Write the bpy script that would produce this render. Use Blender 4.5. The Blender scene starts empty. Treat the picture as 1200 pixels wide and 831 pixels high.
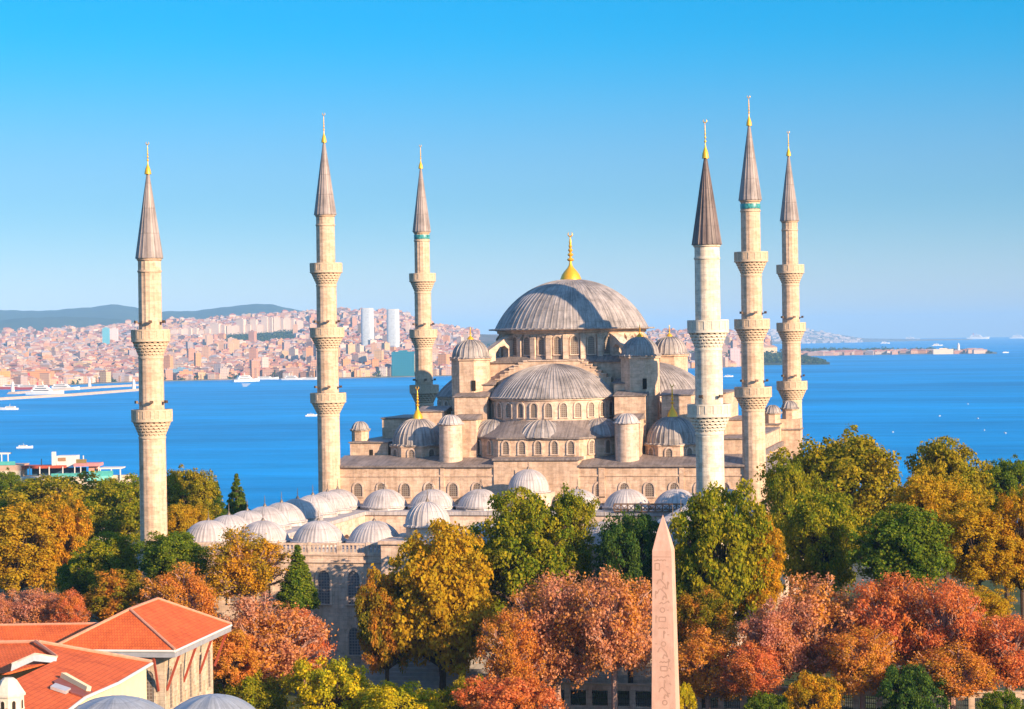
import bpy, math, random
import numpy as np
from mathutils import Matrix, Vector
random.seed(7); rng = np.random.default_rng(11)
sc = bpy.context.scene
PI = math.pi
# ------------------------------------------------------------------ camera
F = 2553.8
CAM = np.array([66.75, -317.4, 33.0])
YAW, PITCH, ROLL = [math.radians(a) for a in (-12.545, -.385, -.894)]
Wv = np.array([math.sin(YAW)*math.cos(PITCH), math.cos(YAW)*math.cos(PITCH), math.sin(PITCH)])
_r = np.array([math.cos(YAW), -math.sin(YAW), 0.]); _u = np.cross(_r, Wv)
Rv = _r*math.cos(ROLL)+_u*math.sin(ROLL); Uv = -_r*math.sin(ROLL)+_u*math.cos(ROLL)
cd = bpy.data.cameras.new('camera'); cam = bpy.data.objects.new('camera', cd)
sc.collection.objects.link(cam); sc.camera = cam
M = Matrix.Identity(4)
for i in range(3):
    M[i][0] = Rv[i]; M[i][1] = Uv[i]; M[i][2] = -Wv[i]; M[i][3] = CAM[i]
cam.matrix_world = M
cd.sensor_fit = 'HORIZONTAL'; cd.sensor_width = 36; cd.lens = 36*F/1200
cd.clip_start = 1; cd.clip_end = 120000
# ------------------------------------------------------------------ light
SUN_EL = math.radians(18.5)
sun_h = Vector((.858, -.514, 0)).normalized()          # horizontal direction towards the sun
sun_dir = Vector((sun_h.x*math.cos(SUN_EL), sun_h.y*math.cos(SUN_EL), math.sin(SUN_EL)))
ld = bpy.data.lights.new('sun', 'SUN'); ld.energy = 5; ld.angle = math.radians(.5); ld.color = (1, .745, .50)
lo = bpy.data.objects.new('sun', ld); sc.collection.objects.link(lo)
lo.rotation_euler = sun_dir.to_track_quat('Z', 'Y').to_euler(); lo.location = (200, -300, 200)
wd = bpy.data.worlds.new('World'); sc.world = wd; wd.use_nodes = True
nt = wd.node_tree; nt.nodes.clear()
N = nt.nodes.new; Lk = nt.links.new
sky = N('ShaderNodeTexSky'); sky.sky_type = 'NISHITA'; sky.sun_disc = False
sky.sun_elevation = SUN_EL; sky.sun_rotation = math.atan2(sun_h.x, sun_h.y)
sky.altitude = 0; sky.air_density = 1.0; sky.dust_density = .3; sky.ozone_density = 2.5
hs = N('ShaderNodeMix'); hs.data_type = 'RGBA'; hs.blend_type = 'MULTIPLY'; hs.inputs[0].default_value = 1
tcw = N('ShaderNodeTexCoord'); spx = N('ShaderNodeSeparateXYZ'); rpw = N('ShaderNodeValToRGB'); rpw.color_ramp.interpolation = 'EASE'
el = rpw.color_ramp.elements; el[0].position = 0; el[0].color = (.50, .55, .78, 1); el[1].position = .15; el[1].color = (.012, .44, .69, 1); e2 = el.new(.07); e2.color = (.225, .41, .61, 1); e3 = el.new(.5); e3.color = (1.05, 1.35, 1.55, 1)  # e3 brightens the unseen upper sky, added as fill light for the shadows
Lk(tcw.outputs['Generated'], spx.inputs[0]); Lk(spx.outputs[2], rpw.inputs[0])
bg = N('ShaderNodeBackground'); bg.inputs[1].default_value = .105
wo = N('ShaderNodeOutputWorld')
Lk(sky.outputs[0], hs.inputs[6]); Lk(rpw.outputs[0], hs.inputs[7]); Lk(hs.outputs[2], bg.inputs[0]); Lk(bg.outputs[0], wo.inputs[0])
sc.view_settings.view_transform = 'Standard'; sc.view_settings.look = 'None'
sc.view_settings.exposure = 1.13; sc.view_settings.gamma = 1
sc.render.engine = 'CYCLES'
sc.cycles.use_denoising = True; sc.cycles.max_bounces = 6; sc.cycles.diffuse_bounces = 3
sc.cycles.volume_bounces = 0; sc.cycles.transparent_max_bounces = 6
# ------------------------------------------------------------------ projection helpers (to measure the place from its photo)
def ray(px, py): return Wv+Rv*(px-600)/F+Uv*(415.5-py)/F
def up(px, py, x=None, y=None, z=None, d=None):
    r = ray(px, py)
    t = (x-CAM[0])/r[0] if x is not None else (y-CAM[1])/r[1] if y is not None else (z-CAM[2])/r[2] if z is not None else d
    return CAM+t*r
def level(px): return 415.5-F*math.tan(-PITCH)+math.tan(ROLL)*(px-600)*1.0 if False else 398.3-.0156*(px-600)
def az(px, d, z=0):
    """point at horizontal distance d from the camera in the bearing of column px"""
    r = ray(px, level(px)); h = np.array([r[0], r[1]]); h /= np.hypot(*h)
    return np.array([CAM[0]+h[0]*d, CAM[1]+h[1]*d, z])
SEA = -35.
def sea_d(px, py): return (CAM[2]-SEA)*F/max(.5, py-level(px))
# ------------------------------------------------------------------ materials
def node(t, k, **kw):
    n = t.nodes.new(k)
    for a, b in kw.items(): setattr(n, a, b)
    return n
class Mat:
    def __init__(s, name, rough=.8, spec=.3, metal=0):
        s.m = bpy.data.materials.new(name); s.m.use_nodes = True; s.t = s.m.node_tree
        s.b = s.t.nodes['Principled BSDF']; s.b.inputs['Roughness'].default_value = rough
        s.b.inputs['Specular IOR Level'].default_value = spec; s.b.inputs['Metallic'].default_value = metal
    def n(s, k, **kw): return node(s.t, k, **kw)
    def l(s, a, b): s.t.links.new(a, b)
    def noise(s, vec, scale, detail=4, rough=.6, stretch=None):
        if stretch:
            mp = s.n('ShaderNodeMapping'); mp.inputs['Scale'].default_value = stretch; s.l(vec, mp.inputs[0]); vec = mp.outputs[0]
        n = s.n('ShaderNodeTexNoise'); n.inputs['Scale'].default_value = scale
        n.inputs['Detail'].default_value = detail; n.inputs['Roughness'].default_value = rough
        s.l(vec, n.inputs['Vector']); return n.outputs['Fac']
    def ramp(s, fac, stops):
        r = s.n('ShaderNodeValToRGB'); e = r.color_ramp.elements
        while len(e) < len(stops): e.new(.5)
        for el, (p, c) in zip(e, stops):
            el.position = p; el.color = (*c, 1) if len(c) == 3 else c
        s.l(fac, r.inputs[0]); return r.outputs[0]
    def mix(s, fac, a, b, mode='MIX'):
        m = s.n('ShaderNodeMix', data_type='RGBA', blend_type=mode)
        for v, i in ((fac, 0), (a, 6), (b, 7)):
            if hasattr(v, 'links'): s.l(v, m.inputs[i])
            elif i == 0: m.inputs[0].default_value = v
            else: m.inputs[i].default_value = (*v, 1)
        return m.outputs[2]
    def uv(s): return s.n('ShaderNodeTexCoord').outputs['UV']
    def obj(s): return s.n('ShaderNodeTexCoord').outputs['Object']
    def bump(s, fac, strength=.3, dist=.05):
        b = s.n('ShaderNodeBump'); b.inputs['Strength'].default_value = strength; b.inputs['Distance'].default_value = dist
        s.l(fac, b.inputs['Height']); s.l(b.outputs[0], s.b.inputs['Normal'])
    def col(s, c):
        if hasattr(c, 'links'): s.l(c, s.b.inputs['Base Color'])
        else: s.b.inputs['Base Color'].default_value = (*c, 1)
        return s.m
def sc3(c, k): return tuple(v*k for v in c)
def stone(name, c, stain=.55, course=.5):
    m = Mat(name, .85, .2); uv = m.uv(); ob = m.obj()
    br = m.n('ShaderNodeTexBrick'); m.l(uv, br.inputs['Vector'])
    br.inputs['Color1'].default_value = (*sc3(c, 1.06), 1); br.inputs['Color2'].default_value = (*[a*b for a, b in zip(c, (.84, .82, .78))], 1)
    br.inputs['Mortar'].default_value = (*sc3(c, .72), 1); br.inputs['Scale'].default_value = 1
    br.inputs['Mortar Size'].default_value = .022; br.inputs['Mortar Smooth'].default_value = .6; br.inputs['Bias'].default_value = -.15
    br.inputs['Brick Width'].default_value = course*2.1; br.inputs['Row Height'].default_value = course
    n1 = m.ramp(m.noise(ob, .35, 6, .65), [(.35, (stain,)*3), (.6, (1,)*3)])
    n2 = m.ramp(m.noise(uv, 1, 5, .7, (1.2, .12, 1)), [(.38, (.62, .58, .55)), (.56, (1,)*3)])
    c1 = m.mix(.55, br.outputs['Color'], n1, 'MULTIPLY'); c2 = m.mix(.6, c1, n2, 'MULTIPLY')
    c2 = m.mix(.8, c2, m.ramp(m.noise(uv, 1.1, 6, .75, (1, 1.6, 1)), [(.36, (.66, .63, .62)), (.5, (.98,)*3), (.66, (1.18, 1.12, 1.05))]), 'MULTIPLY')
    m.bump(br.outputs['Fac'], -.2, .03)
    return m.col(c2)
def lead(name, c, streak=.5, rough=.6, band=0):
    m = Mat(name, rough, .35); uv = m.uv()
    n1 = m.ramp(m.noise(uv, 1, 4, .7, (2.6, .18, 1)), [(.3, sc3(c, 1-streak)), (.5, c), (.72, [min(1, v*1.35) for v in c])])
    n2 = m.ramp(m.noise(m.obj(), .45, 6, .7), [(.38, (.55,)*3), (.5, (.9,)*3), (.62, (1.12,)*3)])
    out = m.mix(streak+.25, n1, n2, 'MULTIPLY')
    br = m.n('ShaderNodeTexBrick'); m.l(uv, br.inputs['Vector']); br.inputs['Scale'].default_value = 1
    br.inputs['Color1'].default_value = (1.06, 1.05, 1.04, 1); br.inputs['Color2'].default_value = (.84, .84, .86, 1); br.inputs['Mortar'].default_value = (.55, .52, .5, 1)
    br.inputs['Mortar Size'].default_value = .035; br.inputs['Brick Width'].default_value = 1.1; br.inputs['Row Height'].default_value = band or 2.2; br.inputs['Mortar Smooth'].default_value = .2
    out = m.mix(1 if band else .6, out, br.outputs['Color'], 'MULTIPLY')
    return m.col(out)
def plain(name, c, rough=.7, spec=.3, metal=0, var=.25, scale=1.5):
    m = Mat(name, rough, spec, metal)
    return m.col(m.ramp(m.noise(m.obj(), scale, 4), [(.3, sc3(c, 1-var)), (.7, c)]))
ST = stone('stone', (.66, .47, .335), .66); STW = stone('white_stone', (.72, .62, .49), .85); STM = stone('minaret_stone', (.66, .475, .335), .74)
STP = stone('pale_stone', (.65, .49, .38), .75)
STC = plain('carved_stone', (.62, .455, .31), .85, .2, var=.3, scale=4); STCW = plain('carved_white_stone', (.66, .57, .45), .85, .2, var=.2, scale=4)
LD = lead('dome_lead', (.32, .28, .255), .55); LDR = lead('roof_lead', (.23, .185, .16), .45); LDP = lead('pale_lead', (.43, .385, .365), .32, .6)
LDB = lead('spire_lead', (.31, .255, .23), .35, .55, 3.1); LDD = lead('brown_spire_lead', (.17, .125, .11), .55, .55)
GOLD = plain('gold', (.90, .46, .03), .38, .5, .45, .12)
def pane_mat(name, c, line, w=.3):
    m = Mat(name, .5, .4); br = m.n('ShaderNodeTexBrick'); m.l(m.uv(), br.inputs['Vector']); br.offset = 0
    br.inputs['Scale'].default_value = 1; br.inputs['Color1'].default_value = (*c, 1); br.inputs['Color2'].default_value = (*sc3(c, 1.3), 1)
    br.inputs['Mortar'].default_value = (*line, 1); br.inputs['Mortar Size'].default_value = .05
    br.inputs['Brick Width'].default_value = w; br.inputs['Row Height'].default_value = w
    return m.col(br.outputs['Color'])
PANE = pane_mat('window_lattice', (.12, .085, .06), (.24, .19, .15)); GRILL = pane_mat('window_grille', (.10, .09, .09), (.26, .22, .2), .35)
DARK = plain('dark_opening', (.03, .025, .02), .9, .1)
TILE_BLUE = plain('turquoise_tile', (.07, .38, .37), .4, .4, var=.8, scale=3)
# ------------------------------------------------------------------ mesh builder
class MB:
    def __init__(s): s.v = []; s.f = []; s.m = []; s.uv = []; s.T = None
    def add(s, vs, fs, mi=0, uvs=None):
        b = len(s.v)
        if s.T: vs = [s.T(p) for p in vs]
        s.v += [tuple(p) for p in vs]
        for k, f in enumerate(fs):
            s.f.append(tuple(b+i for i in f)); s.m.append(mi); s.uv.append(uvs[k] if uvs else None)
        return s
    def box(s, x0, x1, y0, y1, z0, z1, mi=0):
        v = [(x0,y0,z0),(x1,y0,z0),(x1,y1,z0),(x0,y1,z0),(x0,y0,z1),(x1,y0,z1),(x1,y1,z1),(x0,y1,z1)]
        return s.add(v, [(0,3,2,1),(4,5,6,7),(0,1,5,4),(1,2,6,5),(2,3,7,6),(3,0,4,7)], mi)
    def prism(s, pts, z0, z1, mi=0, top=None, mt=None):
        n = len(pts); v = [(x,y,z0) for x,y in pts]+[(p[0],p[1],z1) for p in (top or pts)]
        s.add(v, [tuple(range(n))[::-1]]+[(i,(i+1)%n,n+(i+1)%n,n+i) for i in range(n)], mi)
        return s.add(v[n:], [tuple(range(n))], mi if mt is None else mt)
    def ngon(s, cx, cy, r, n, z0, z1, mi=0, r1=None, rot=0, mt=None):
        P = lambda q: [(cx+q*math.cos(2*PI*i/n+rot), cy+q*math.sin(2*PI*i/n+rot)) for i in range(n)]
        return s.prism(P(r), z0, z1, mi, P(r if r1 is None else r1), mt)
    def lathe(s, cx, cy, prof, n=32, mi=0, a0=0, a1=2*PI, rib=0, nrib=0, dr=None):
        """prof: (r, z) list; rib: raised seams; dr(angle) adds to the radius"""
        if nrib:
            A = []
            for k in range(nrib):
                for f, o in ((0, rib), (.2, rib), (.26, 0), (.94, 0)): A.append((a0+(a1-a0)*(k+f)/nrib, o))
        else: A = [(a0+(a1-a0)*k/n, 0) for k in range(n)]
        full = abs(a1-a0-2*PI) < 1e-6
        if not full: A.append((a1, A[0][1]))
        R0 = max(r for r, z in prof); L = [0]
        for (r, z), (q, w) in zip(prof, prof[1:]): L.append(L[-1]+math.hypot(q-r, w-z))
        vs = []; uvv = []
        for j, (r, z) in enumerate(prof):
            for a, o in A:
                k = min(1, r/(.35*R0)) if o else 1
                rr = max(0, r+o*k*.8+(dr(a, j) if dr else 0)); vs.append((cx+rr*math.cos(a), cy+rr*math.sin(a), z+o*k*.5))
                uvv.append((a*R0, L[j]))
        m = len(A); fs = []; us = []
        for j in range(len(prof)-1):
            for i in range(m if full else m-1):
                i2 = (i+1) % m; f = (j*m+i, j*m+i2, (j+1)*m+i2, (j+1)*m+i); fs.append(f)
                u = [uvv[q] for q in f]
                if i2 == 0: u[1] = (a1*R0, u[1][1]); u[2] = (a1*R0, u[2][1])
                us.append(u)
        return s.add(vs, fs, mi, us)
    def dome(s, cx, cy, r, z0, rise, nrib=0, mi=0, a0=0, a1=2*PI, rib=.1, rings=14, flange=.35, n=40, tail=0):
        R = (r*r+rise*rise)/(2*rise); zc = z0+rise-R; t0 = math.acos(max(-1, min(1, (z0-zc)/R)))
        prof = [(r+flange, z0-.25), (r+flange, z0-.05)]+[(R*math.sin(t0*(1-k/rings)), zc+R*math.cos(t0*(1-k/rings))) for k in range(rings+1)]
        prof[-1] = (.02, prof[-1][1])
        return s.lathe(cx, cy, prof, n, mi, a0, a1, rib, nrib)
    def tube(s, pts, radii, n=6, mi=0):
        P = [Vector(p) for p in pts]; vs = []
        for i, p in enumerate(P):
            d = (P[min(i+1, len(P)-1)]-P[max(0, i-1)]).normalized()
            a = d.orthogonal().normalized(); b = d.cross(a)
            for k in range(n):
                t = 2*PI*k/n; vs.append(p+(a*math.cos(t)+b*math.sin(t))*radii[i])
        fs = [(i*n+k, i*n+(k+1) % n, (i+1)*n+(k+1) % n, (i+1)*n+k) for i in range(len(P)-1) for k in range(n)]
        fs += [tuple(range(n))[::-1], tuple((len(P)-1)*n+k for k in range(n))]
        return s.add(vs, fs, mi)
    def frame(s, O, ux, nrm, pts, mi=0, depth=0.):
        """extrude a 2-D outline (u, z) standing at O along nrm by depth"""
        O = Vector(O); ux = Vector(ux); nr = Vector(nrm); n = len(pts)
        a = [O+ux*u+Vector((0, 0, z)) for u, z in pts]; b = [p+nr*depth for p in a]
        uv = [[(u, z) for u, z in pts]]
        s.add(b, [tuple(range(n))], mi, uv)
        if depth: s.add(a+b, [(i, (i+1) % n, n+(i+1) % n, n+i) for i in range(n)], mi)
        return s
COL = sc.collection
def auto_uv(me, uvs):
    uvl = me.uv_layers.new(name='UVMap'); data = np.zeros((len(me.loops), 2), np.float32)
    vc = np.empty(len(me.vertices)*3, np.float32); me.vertices.foreach_get('co', vc); vc = vc.reshape(-1, 3)
    for p, u in zip(me.polygons, uvs):
        s, e = p.loop_start, p.loop_start+p.loop_total
        if u is not None: data[s:e] = u; continue
        q = vc[list(p.vertices)]; nx, ny, nz = p.normal
        if abs(nz) > .8: data[s:e] = q[:, :2]
        else:
            h = math.hypot(nx, ny) or 1; data[s:e, 0] = (-ny*q[:, 0]+nx*q[:, 1])/h; data[s:e, 1] = q[:, 2]
    uvl.data.foreach_set('uv', data.ravel())
def wloc(p):
    v = Vector((0, 0, 0))
    while p is not None: v += p.location; p = p.parent
    return v
def obj(name, mb, mats, parent=None, smooth=None, origin=None):
    off = wloc(parent) if parent else Vector(origin or (0, 0, 0))
    me = bpy.data.meshes.new(name); me.from_pydata([(x-off.x, y-off.y, z-off.z) for x, y, z in mb.v], [], mb.f)
    for m in (mats if isinstance(mats, (list, tuple)) else [mats]): me.materials.append(m)
    me.polygons.foreach_set('material_index', mb.m)
    me.update(); auto_uv(me, mb.uv)
    if smooth: me.polygons.foreach_set('use_smooth', [True]*len(me.polygons)); me.set_sharp_from_angle(angle=math.radians(smooth))
    o = bpy.data.objects.new(name, me); COL.objects.link(o)
    if parent: o.parent = parent
    elif origin: o.location = origin
    return o
def tag(o, label, cat, group=None, kind=None):
    if label: o['label'] = label
    if cat: o['category'] = cat
    if group: o['group'] = group
    if kind: o['kind'] = kind
    return o
def thing(name, loc, label, cat, group=None):
    o = bpy.data.objects.new(name, None); COL.objects.link(o); o.location = loc; o.empty_display_size = .5
    return tag(o, label, cat, group)
def struct(o): o['kind'] = 'structure'; return o
def copy_tree(o, parent=None):
    c = o.copy(); COL.objects.link(c)
    if parent: c.parent = parent
    for ch in [q for q in bpy.data.objects if q.parent == o]: copy_tree(ch, c)
    return c
# ------------------------------------------------------------------ ground, sea
def sstep(a, b, t): t = min(1, max(0, (t-a)/(b-a))); return t*t*(3-2*t)
def ground_z(x, y): return -8-30*sstep(70, 560, y)
def grid_mesh(name, xs, ys, zf, mat):
    mb = MB(); n = len(xs)
    mb.add([(x, y, zf(x, y)) for y in ys for x in xs], [(j*n+i, j*n+i+1, (j+1)*n+i+1, (j+1)*n+i) for j in range(len(ys)-1) for i in range(n-1)])
    return struct(obj(name, mb, mat, smooth=60))
m = Mat('ground_mix', .95, .1); o_ = m.obj()
g1 = m.ramp(m.noise(o_, .05, 5), [(.42, (.16, .15, .14)), (.55, (.055, .075, .025))]); g2 = m.ramp(m.noise(o_, 1.2, 5), [(.3, (.6,)*3), (.7, (1.1,)*3)])
GROUND = m.col(m.mix(1, g1, g2, 'MULTIPLY'))
grid_mesh('ground', list(np.linspace(-1500, 1500, 61)), list(np.linspace(-420, 700, 57)), ground_z, GROUND)
m = Mat('sea_water', .45, .1); o_ = m.obj()
w1 = m.noise(o_, .012, 8, .8, (.3, 1, 1)); w2 = m.noise(o_, .0022, 6, .65, (.25, 1, 1))
wc = m.mix(.8, m.ramp(w2, [(.34, (.0, .195, .46)), (.66, (.0, .31, .68))]), m.ramp(w1, [(.32, (.6,)*3), (.7, (1.3,)*3)]), 'MULTIPLY')
bmp = m.n('ShaderNodeBump'); bmp.inputs['Strength'].default_value = .6; bmp.inputs['Distance'].default_value = 1.2
m.l(m.noise(o_, .12, 8, .7), bmp.inputs['Height']); m.l(bmp.outputs[0], m.b.inputs['Normal']); m.b.inputs['IOR'].default_value = 1.33
SEAM = m.col(wc)
mb = MB(); rr = [300, 600, 1200, 2400, 5000, 10000, 20000, 31000]; na = 48
mb.add([(CAM[0]+r*math.cos(2*PI*k/na), CAM[1]+r*math.sin(2*PI*k/na), SEA) for r in rr for k in range(na)]+[(CAM[0], CAM[1], SEA)],
       [(j*na+k, j*na+(k+1) % na, (j+1)*na+(k+1) % na, (j+1)*na+k) for j in range(len(rr)-1) for k in range(na)]+[(len(rr)*na, k, (k+1) % na) for k in range(na)])
struct(obj('sea', mb, SEAM, smooth=60))
# ------------------------------------------------------------------ far land
def land(name, cols, mat, rough=0., steps=14, back=1.25, power=1.0, ncol=90):
    """cols: (px, shore distance, ridge distance, ridge height above the sea); the land rises from its shore to the ridge and falls behind"""
    c = np.array(cols, float); pxs = np.linspace(c[0, 0], c[-1, 0], ncol); mb = MB(); vs = []
    prof = [(0, -.02)]+[(0, .012)]+[(k/steps, max(.012, (k/steps)**power)) for k in range(1, steps+1)]+[(1.12, .8), (back, -.02)]
    for p in pxs:
        s0, s1, h = [np.interp(p, c[:, 0], c[:, i]) for i in (1, 2, 3)]
        for t, q in prof:
            wob = 1+rough*(math.sin(p*.11+t*5)*.5+math.sin(p*.31+t*9)*.3+math.sin(p*.047)*.4) if 0 < t < back else 1
            vs.append(az(p, s0+(s1-s0)*t, SEA+h*q*wob if q > 0 else SEA-2))
    n = len(prof)
    mb.add(vs, [(i*n+j, (i+1)*n+j, (i+1)*n+j+1, i*n+j+1) for i in range(ncol-1) for j in range(n-1)])
    return struct(obj(name, mb, mat, smooth=50)), lambda p, d: None
def far_mat(name, a, b, sc_=.01):
    m = Mat(name, .95, .05); o_ = m.obj()
    return m.col(m.ramp(m.noise(o_, sc_, 8, .7), [(.4, a), (.6, b)]))
CITYLAND = far_mat('city_ground', (.20, .16, .14), (.07, .08, .05)); WOOD = far_mat('wooded_land', (.035, .055, .025), (.07, .08, .035), .012); HILLM = far_mat('hill_forest', (.03, .055, .03), (.05, .07, .035), .003)
def ridge_h(px, y, d): return CAM[2]-SEA+(level(px)-y)*d/F
SHORE = [(-80, 455), (0, 454), (160, 447), (300, 444.5), (400, 443.5), (500, 441.5), (600, 438), (800, 432), (860, 430), (905, 424)]
SKYL = [(-80, 393), (0, 392), (60, 390), (110, 389), (150, 384), (200, 379), (250, 377), (300, 374), (340, 371), (400, 367), (440, 367), (480, 374), (520, 386), (560, 392), (600, 392), (800, 392), (830, 393), (870, 395), (905, 398)]
def shore_d(px): return sea_d(px, np.interp(px, *zip(*SHORE)))
RD = 8200.
def city_z(px, d):
    s = shore_d(px); t = (d-s)/(RD-s); return SEA+max(.012, t**1.35 if t > 0 else 0)*ridge_h(px, np.interp(px, *zip(*SKYL)), RD)
cols = [(p, shore_d(p), RD, ridge_h(p, np.interp(p, *zip(*SKYL)), RD)) for p in np.linspace(-80, 905, 60)]
land('far_shore', cols, CITYLAND, 0, 18, 1.2, 1.35, 140)
def hill(pts, d0, d1): land('hills', [(p, d0, d1, ridge_h(p, y, d1)) for p, y in pts], HILLM, .015, 12, 1.3, .9, 80)
hill([(-90, 367), (-30, 366), (0, 364), (30, 366), (70, 364), (100, 361), (130, 357.5), (160, 361), (200, 372), (240, 384), (280, 395)], 9500, 13500)
hill([(100, 395), (150, 380), (190, 366), (230, 364), (260, 361), (290, 357), (320, 357.5), (350, 363), (390, 372), (430, 384), (480, 394)], 9500, 13000)
hill([(-90, 380), (0, 376), (60, 372), (110, 372), (150, 376), (190, 388)], 8900, 11000)
HEAD1 = [(808, 5000, 5700, 24), (835, 5050, 5700, 26), (900, 5080, 5700, 24), (935, 5060, 5600, 14), (958, 5040, 5500, 7), (972, 5060, 5300, 2)]
HEAD2 = [(915, 7150, 8300, 13), (960, 7150, 8300, 14), (1010, 7200, 8200, 13), (1060, 7250, 8100, 12), (1110, 7200, 7900, 10), (1150, 7120, 7600, 6), (1168, 7100, 7350, 2)]
land('wooded_headland', HEAD1, WOOD, .06, 8, 1.3, .6)
land('long_headland', HEAD2, far_mat('headland_ground', (.30, .24, .18), (.06, .08, .04), .012), .05, 8, 1.2, .6)
land('far_hill_town', [(840, 18000, 21000, 90), (880, 18000, 21000, 118), (930, 18200, 21000, 130), (960, 18600, 21000, 105), (985, 19000, 21000, 66), (1010, 19500, 21000, 32), (1060, 20000, 21500, 18), (1140, 21000, 22000, 5)], far_mat('hill_town', (.30, .26, .23), (.06, .08, .05), .012), .06, 8, 1.1, .8)
# ------------------------------------------------------------------ the mosque
CX0 = -.6
mosq = thing('mosque', (0, 27, -8), 'great stone mosque with stepped grey lead domes and a gold topped main dome', 'mosque')
def arch_pts(w, h, n=8, point=.15):
    hw = w/2; r = [(hw, 0), (hw, h-hw)]
    for k in range(1, n):
        t = PI*k/n; r.append((hw*math.cos(t), h-hw+hw*math.sin(t)*(1+point)))
    return r+[(-hw, h-hw), (-hw, 0)]
def window(parent, O, nrm, w, h, st, pane=PANE, proud=.16, fw=.22, name='window'):
    """arched window: moulded stone surround standing proud of the wall, lattice set back inside it"""
    nr = Vector((nrm[0], nrm[1], 0)).normalized(); ux = Vector((-nr.y, nr.x, 0)); mb = MB()
    O = Vector(O)
    mb.frame(O+nr*.02, ux, nr, arch_pts(w, h), 0, .012)
    a = arch_pts(w, h); b = arch_pts(w+2*fw, h+fw); n = len(a)
    for z0_, (p, q) in ((0, (a, b)),):
        P = [O+ux*u+Vector((0, 0, z))+nr*proud for u, z in p]; Q = [O+ux*u+Vector((0, 0, z))+nr*proud for u, z in q]
        P0 = [v-nr*(proud-.01) for v in P]; Q0 = [v-nr*(proud+.1) for v in Q]
        V = P+Q+P0+Q0
        fs = []
        for i in range(n-1): fs += [(i, i+1, n+i+1, n+i), (2*n+i, 2*n+i+1, i+1, i), (n+i, n+i+1, 3*n+i+1, 3*n+i)]
        mb.add(V, fs, 1)
    mb.frame(O+Vector((0, 0, -.14)), ux, nr, [(w/2+fw, 0), (w/2+fw, .16), (-w/2-fw, .16), (-w/2-fw, 0)], 1, proud+.06)
    return obj(name, mb, [pane, st], parent)
def finial(parent, x, y, z, h, r, n=16, crescent=True, name='finial', mat=None):
    """gilded alem: ribbed skirt, stacked balls and a crescent"""
    mb = MB()
    pr = [(r, 0), (r*.95, .05), (r*.8, .13), (r*.55, .2), (r*.3, .26), (r*.17, .31), (r*.13, .36)]
    for zz, q in ((.42, .33), (.52, .27), (.61, .22), (.69, .17), (.76, .13)):
        pr += [(r*.11, zz-.035), (r*q*.8, zz-.02), (r*q, zz), (r*q*.8, zz+.02), (r*.1, zz+.035)]
    pr += [(r*.06, .84), (.01, .88)]
    mb.lathe(x, y, [(a, z+b*h) for a, b in pr], n, 0)
    if crescent:
        ring = [(x+h*.045*math.sin(t), y, z+h*.925-h*.045*math.cos(t)) for t in np.linspace(-2.5, 2.5, 11)]
        mb.tube(ring, [h*.004+h*.012*math.sin(PI*k/10) for k in range(11)], 5)
    return obj(name, mb, mat or GOLD, parent, 40)
# --- hall body
X0, X1 = -31.8, 31.4
mb = MB(); mb.box(X0, X1, 0, 54, -9, 14)
mb.box(-6.9, 6.0, -.22, 4, 5, 15)
mb.box(X0-.12, X1+.12, -.12, 54.1, 12.6, 12.85); mb.box(-3.6, -2.4, -.35, 0, 6, 13.6); mb.box(9, 9.9, -.2, 0, 6, 13.9); mb.box(-15.2, -14.6, -.15, 0, 6, 13.9); mb.box(21, 21.7, -.15, 0, 6, 13.9)
obj('hall_wall', mb, ST, mosq)
mb = MB()
for a, b, y0, z0, z1 in ((X0-.35, -6.95, -.4, 14, 15.5), (6.05, X1+.35, -.4, 14, 15.5), (-7.1, 6.2, -.55, 15, 15.6)):
    mb.add([(a, y0, z0), (b, y0, z0), (b, y0, z0+.28), (a, y0, z0+.28), (a, 6.5, z1), (b, 6.5, z1), (a, 6.5, z0), (b, 6.5, z0)], [(0, 1, 2, 3), (3, 2, 5, 4), (0, 3, 4, 6), (1, 7, 5, 2), (0, 6, 7, 1)])
mb.box(X0-.35, X1+.35, 6.5, 54.3, 14.6, 15.4)
obj('hall_roof', mb, LDR, mosq)
for k in range(16):
    x = -28.1+3.72*k
    if -6.5 < x < 5.5 : continue
    window(mosq, (x, 0, 9.6), (0, -1), 1.35, 1.9, STP, PANE, .14, .25, 'wall_arch')
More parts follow.
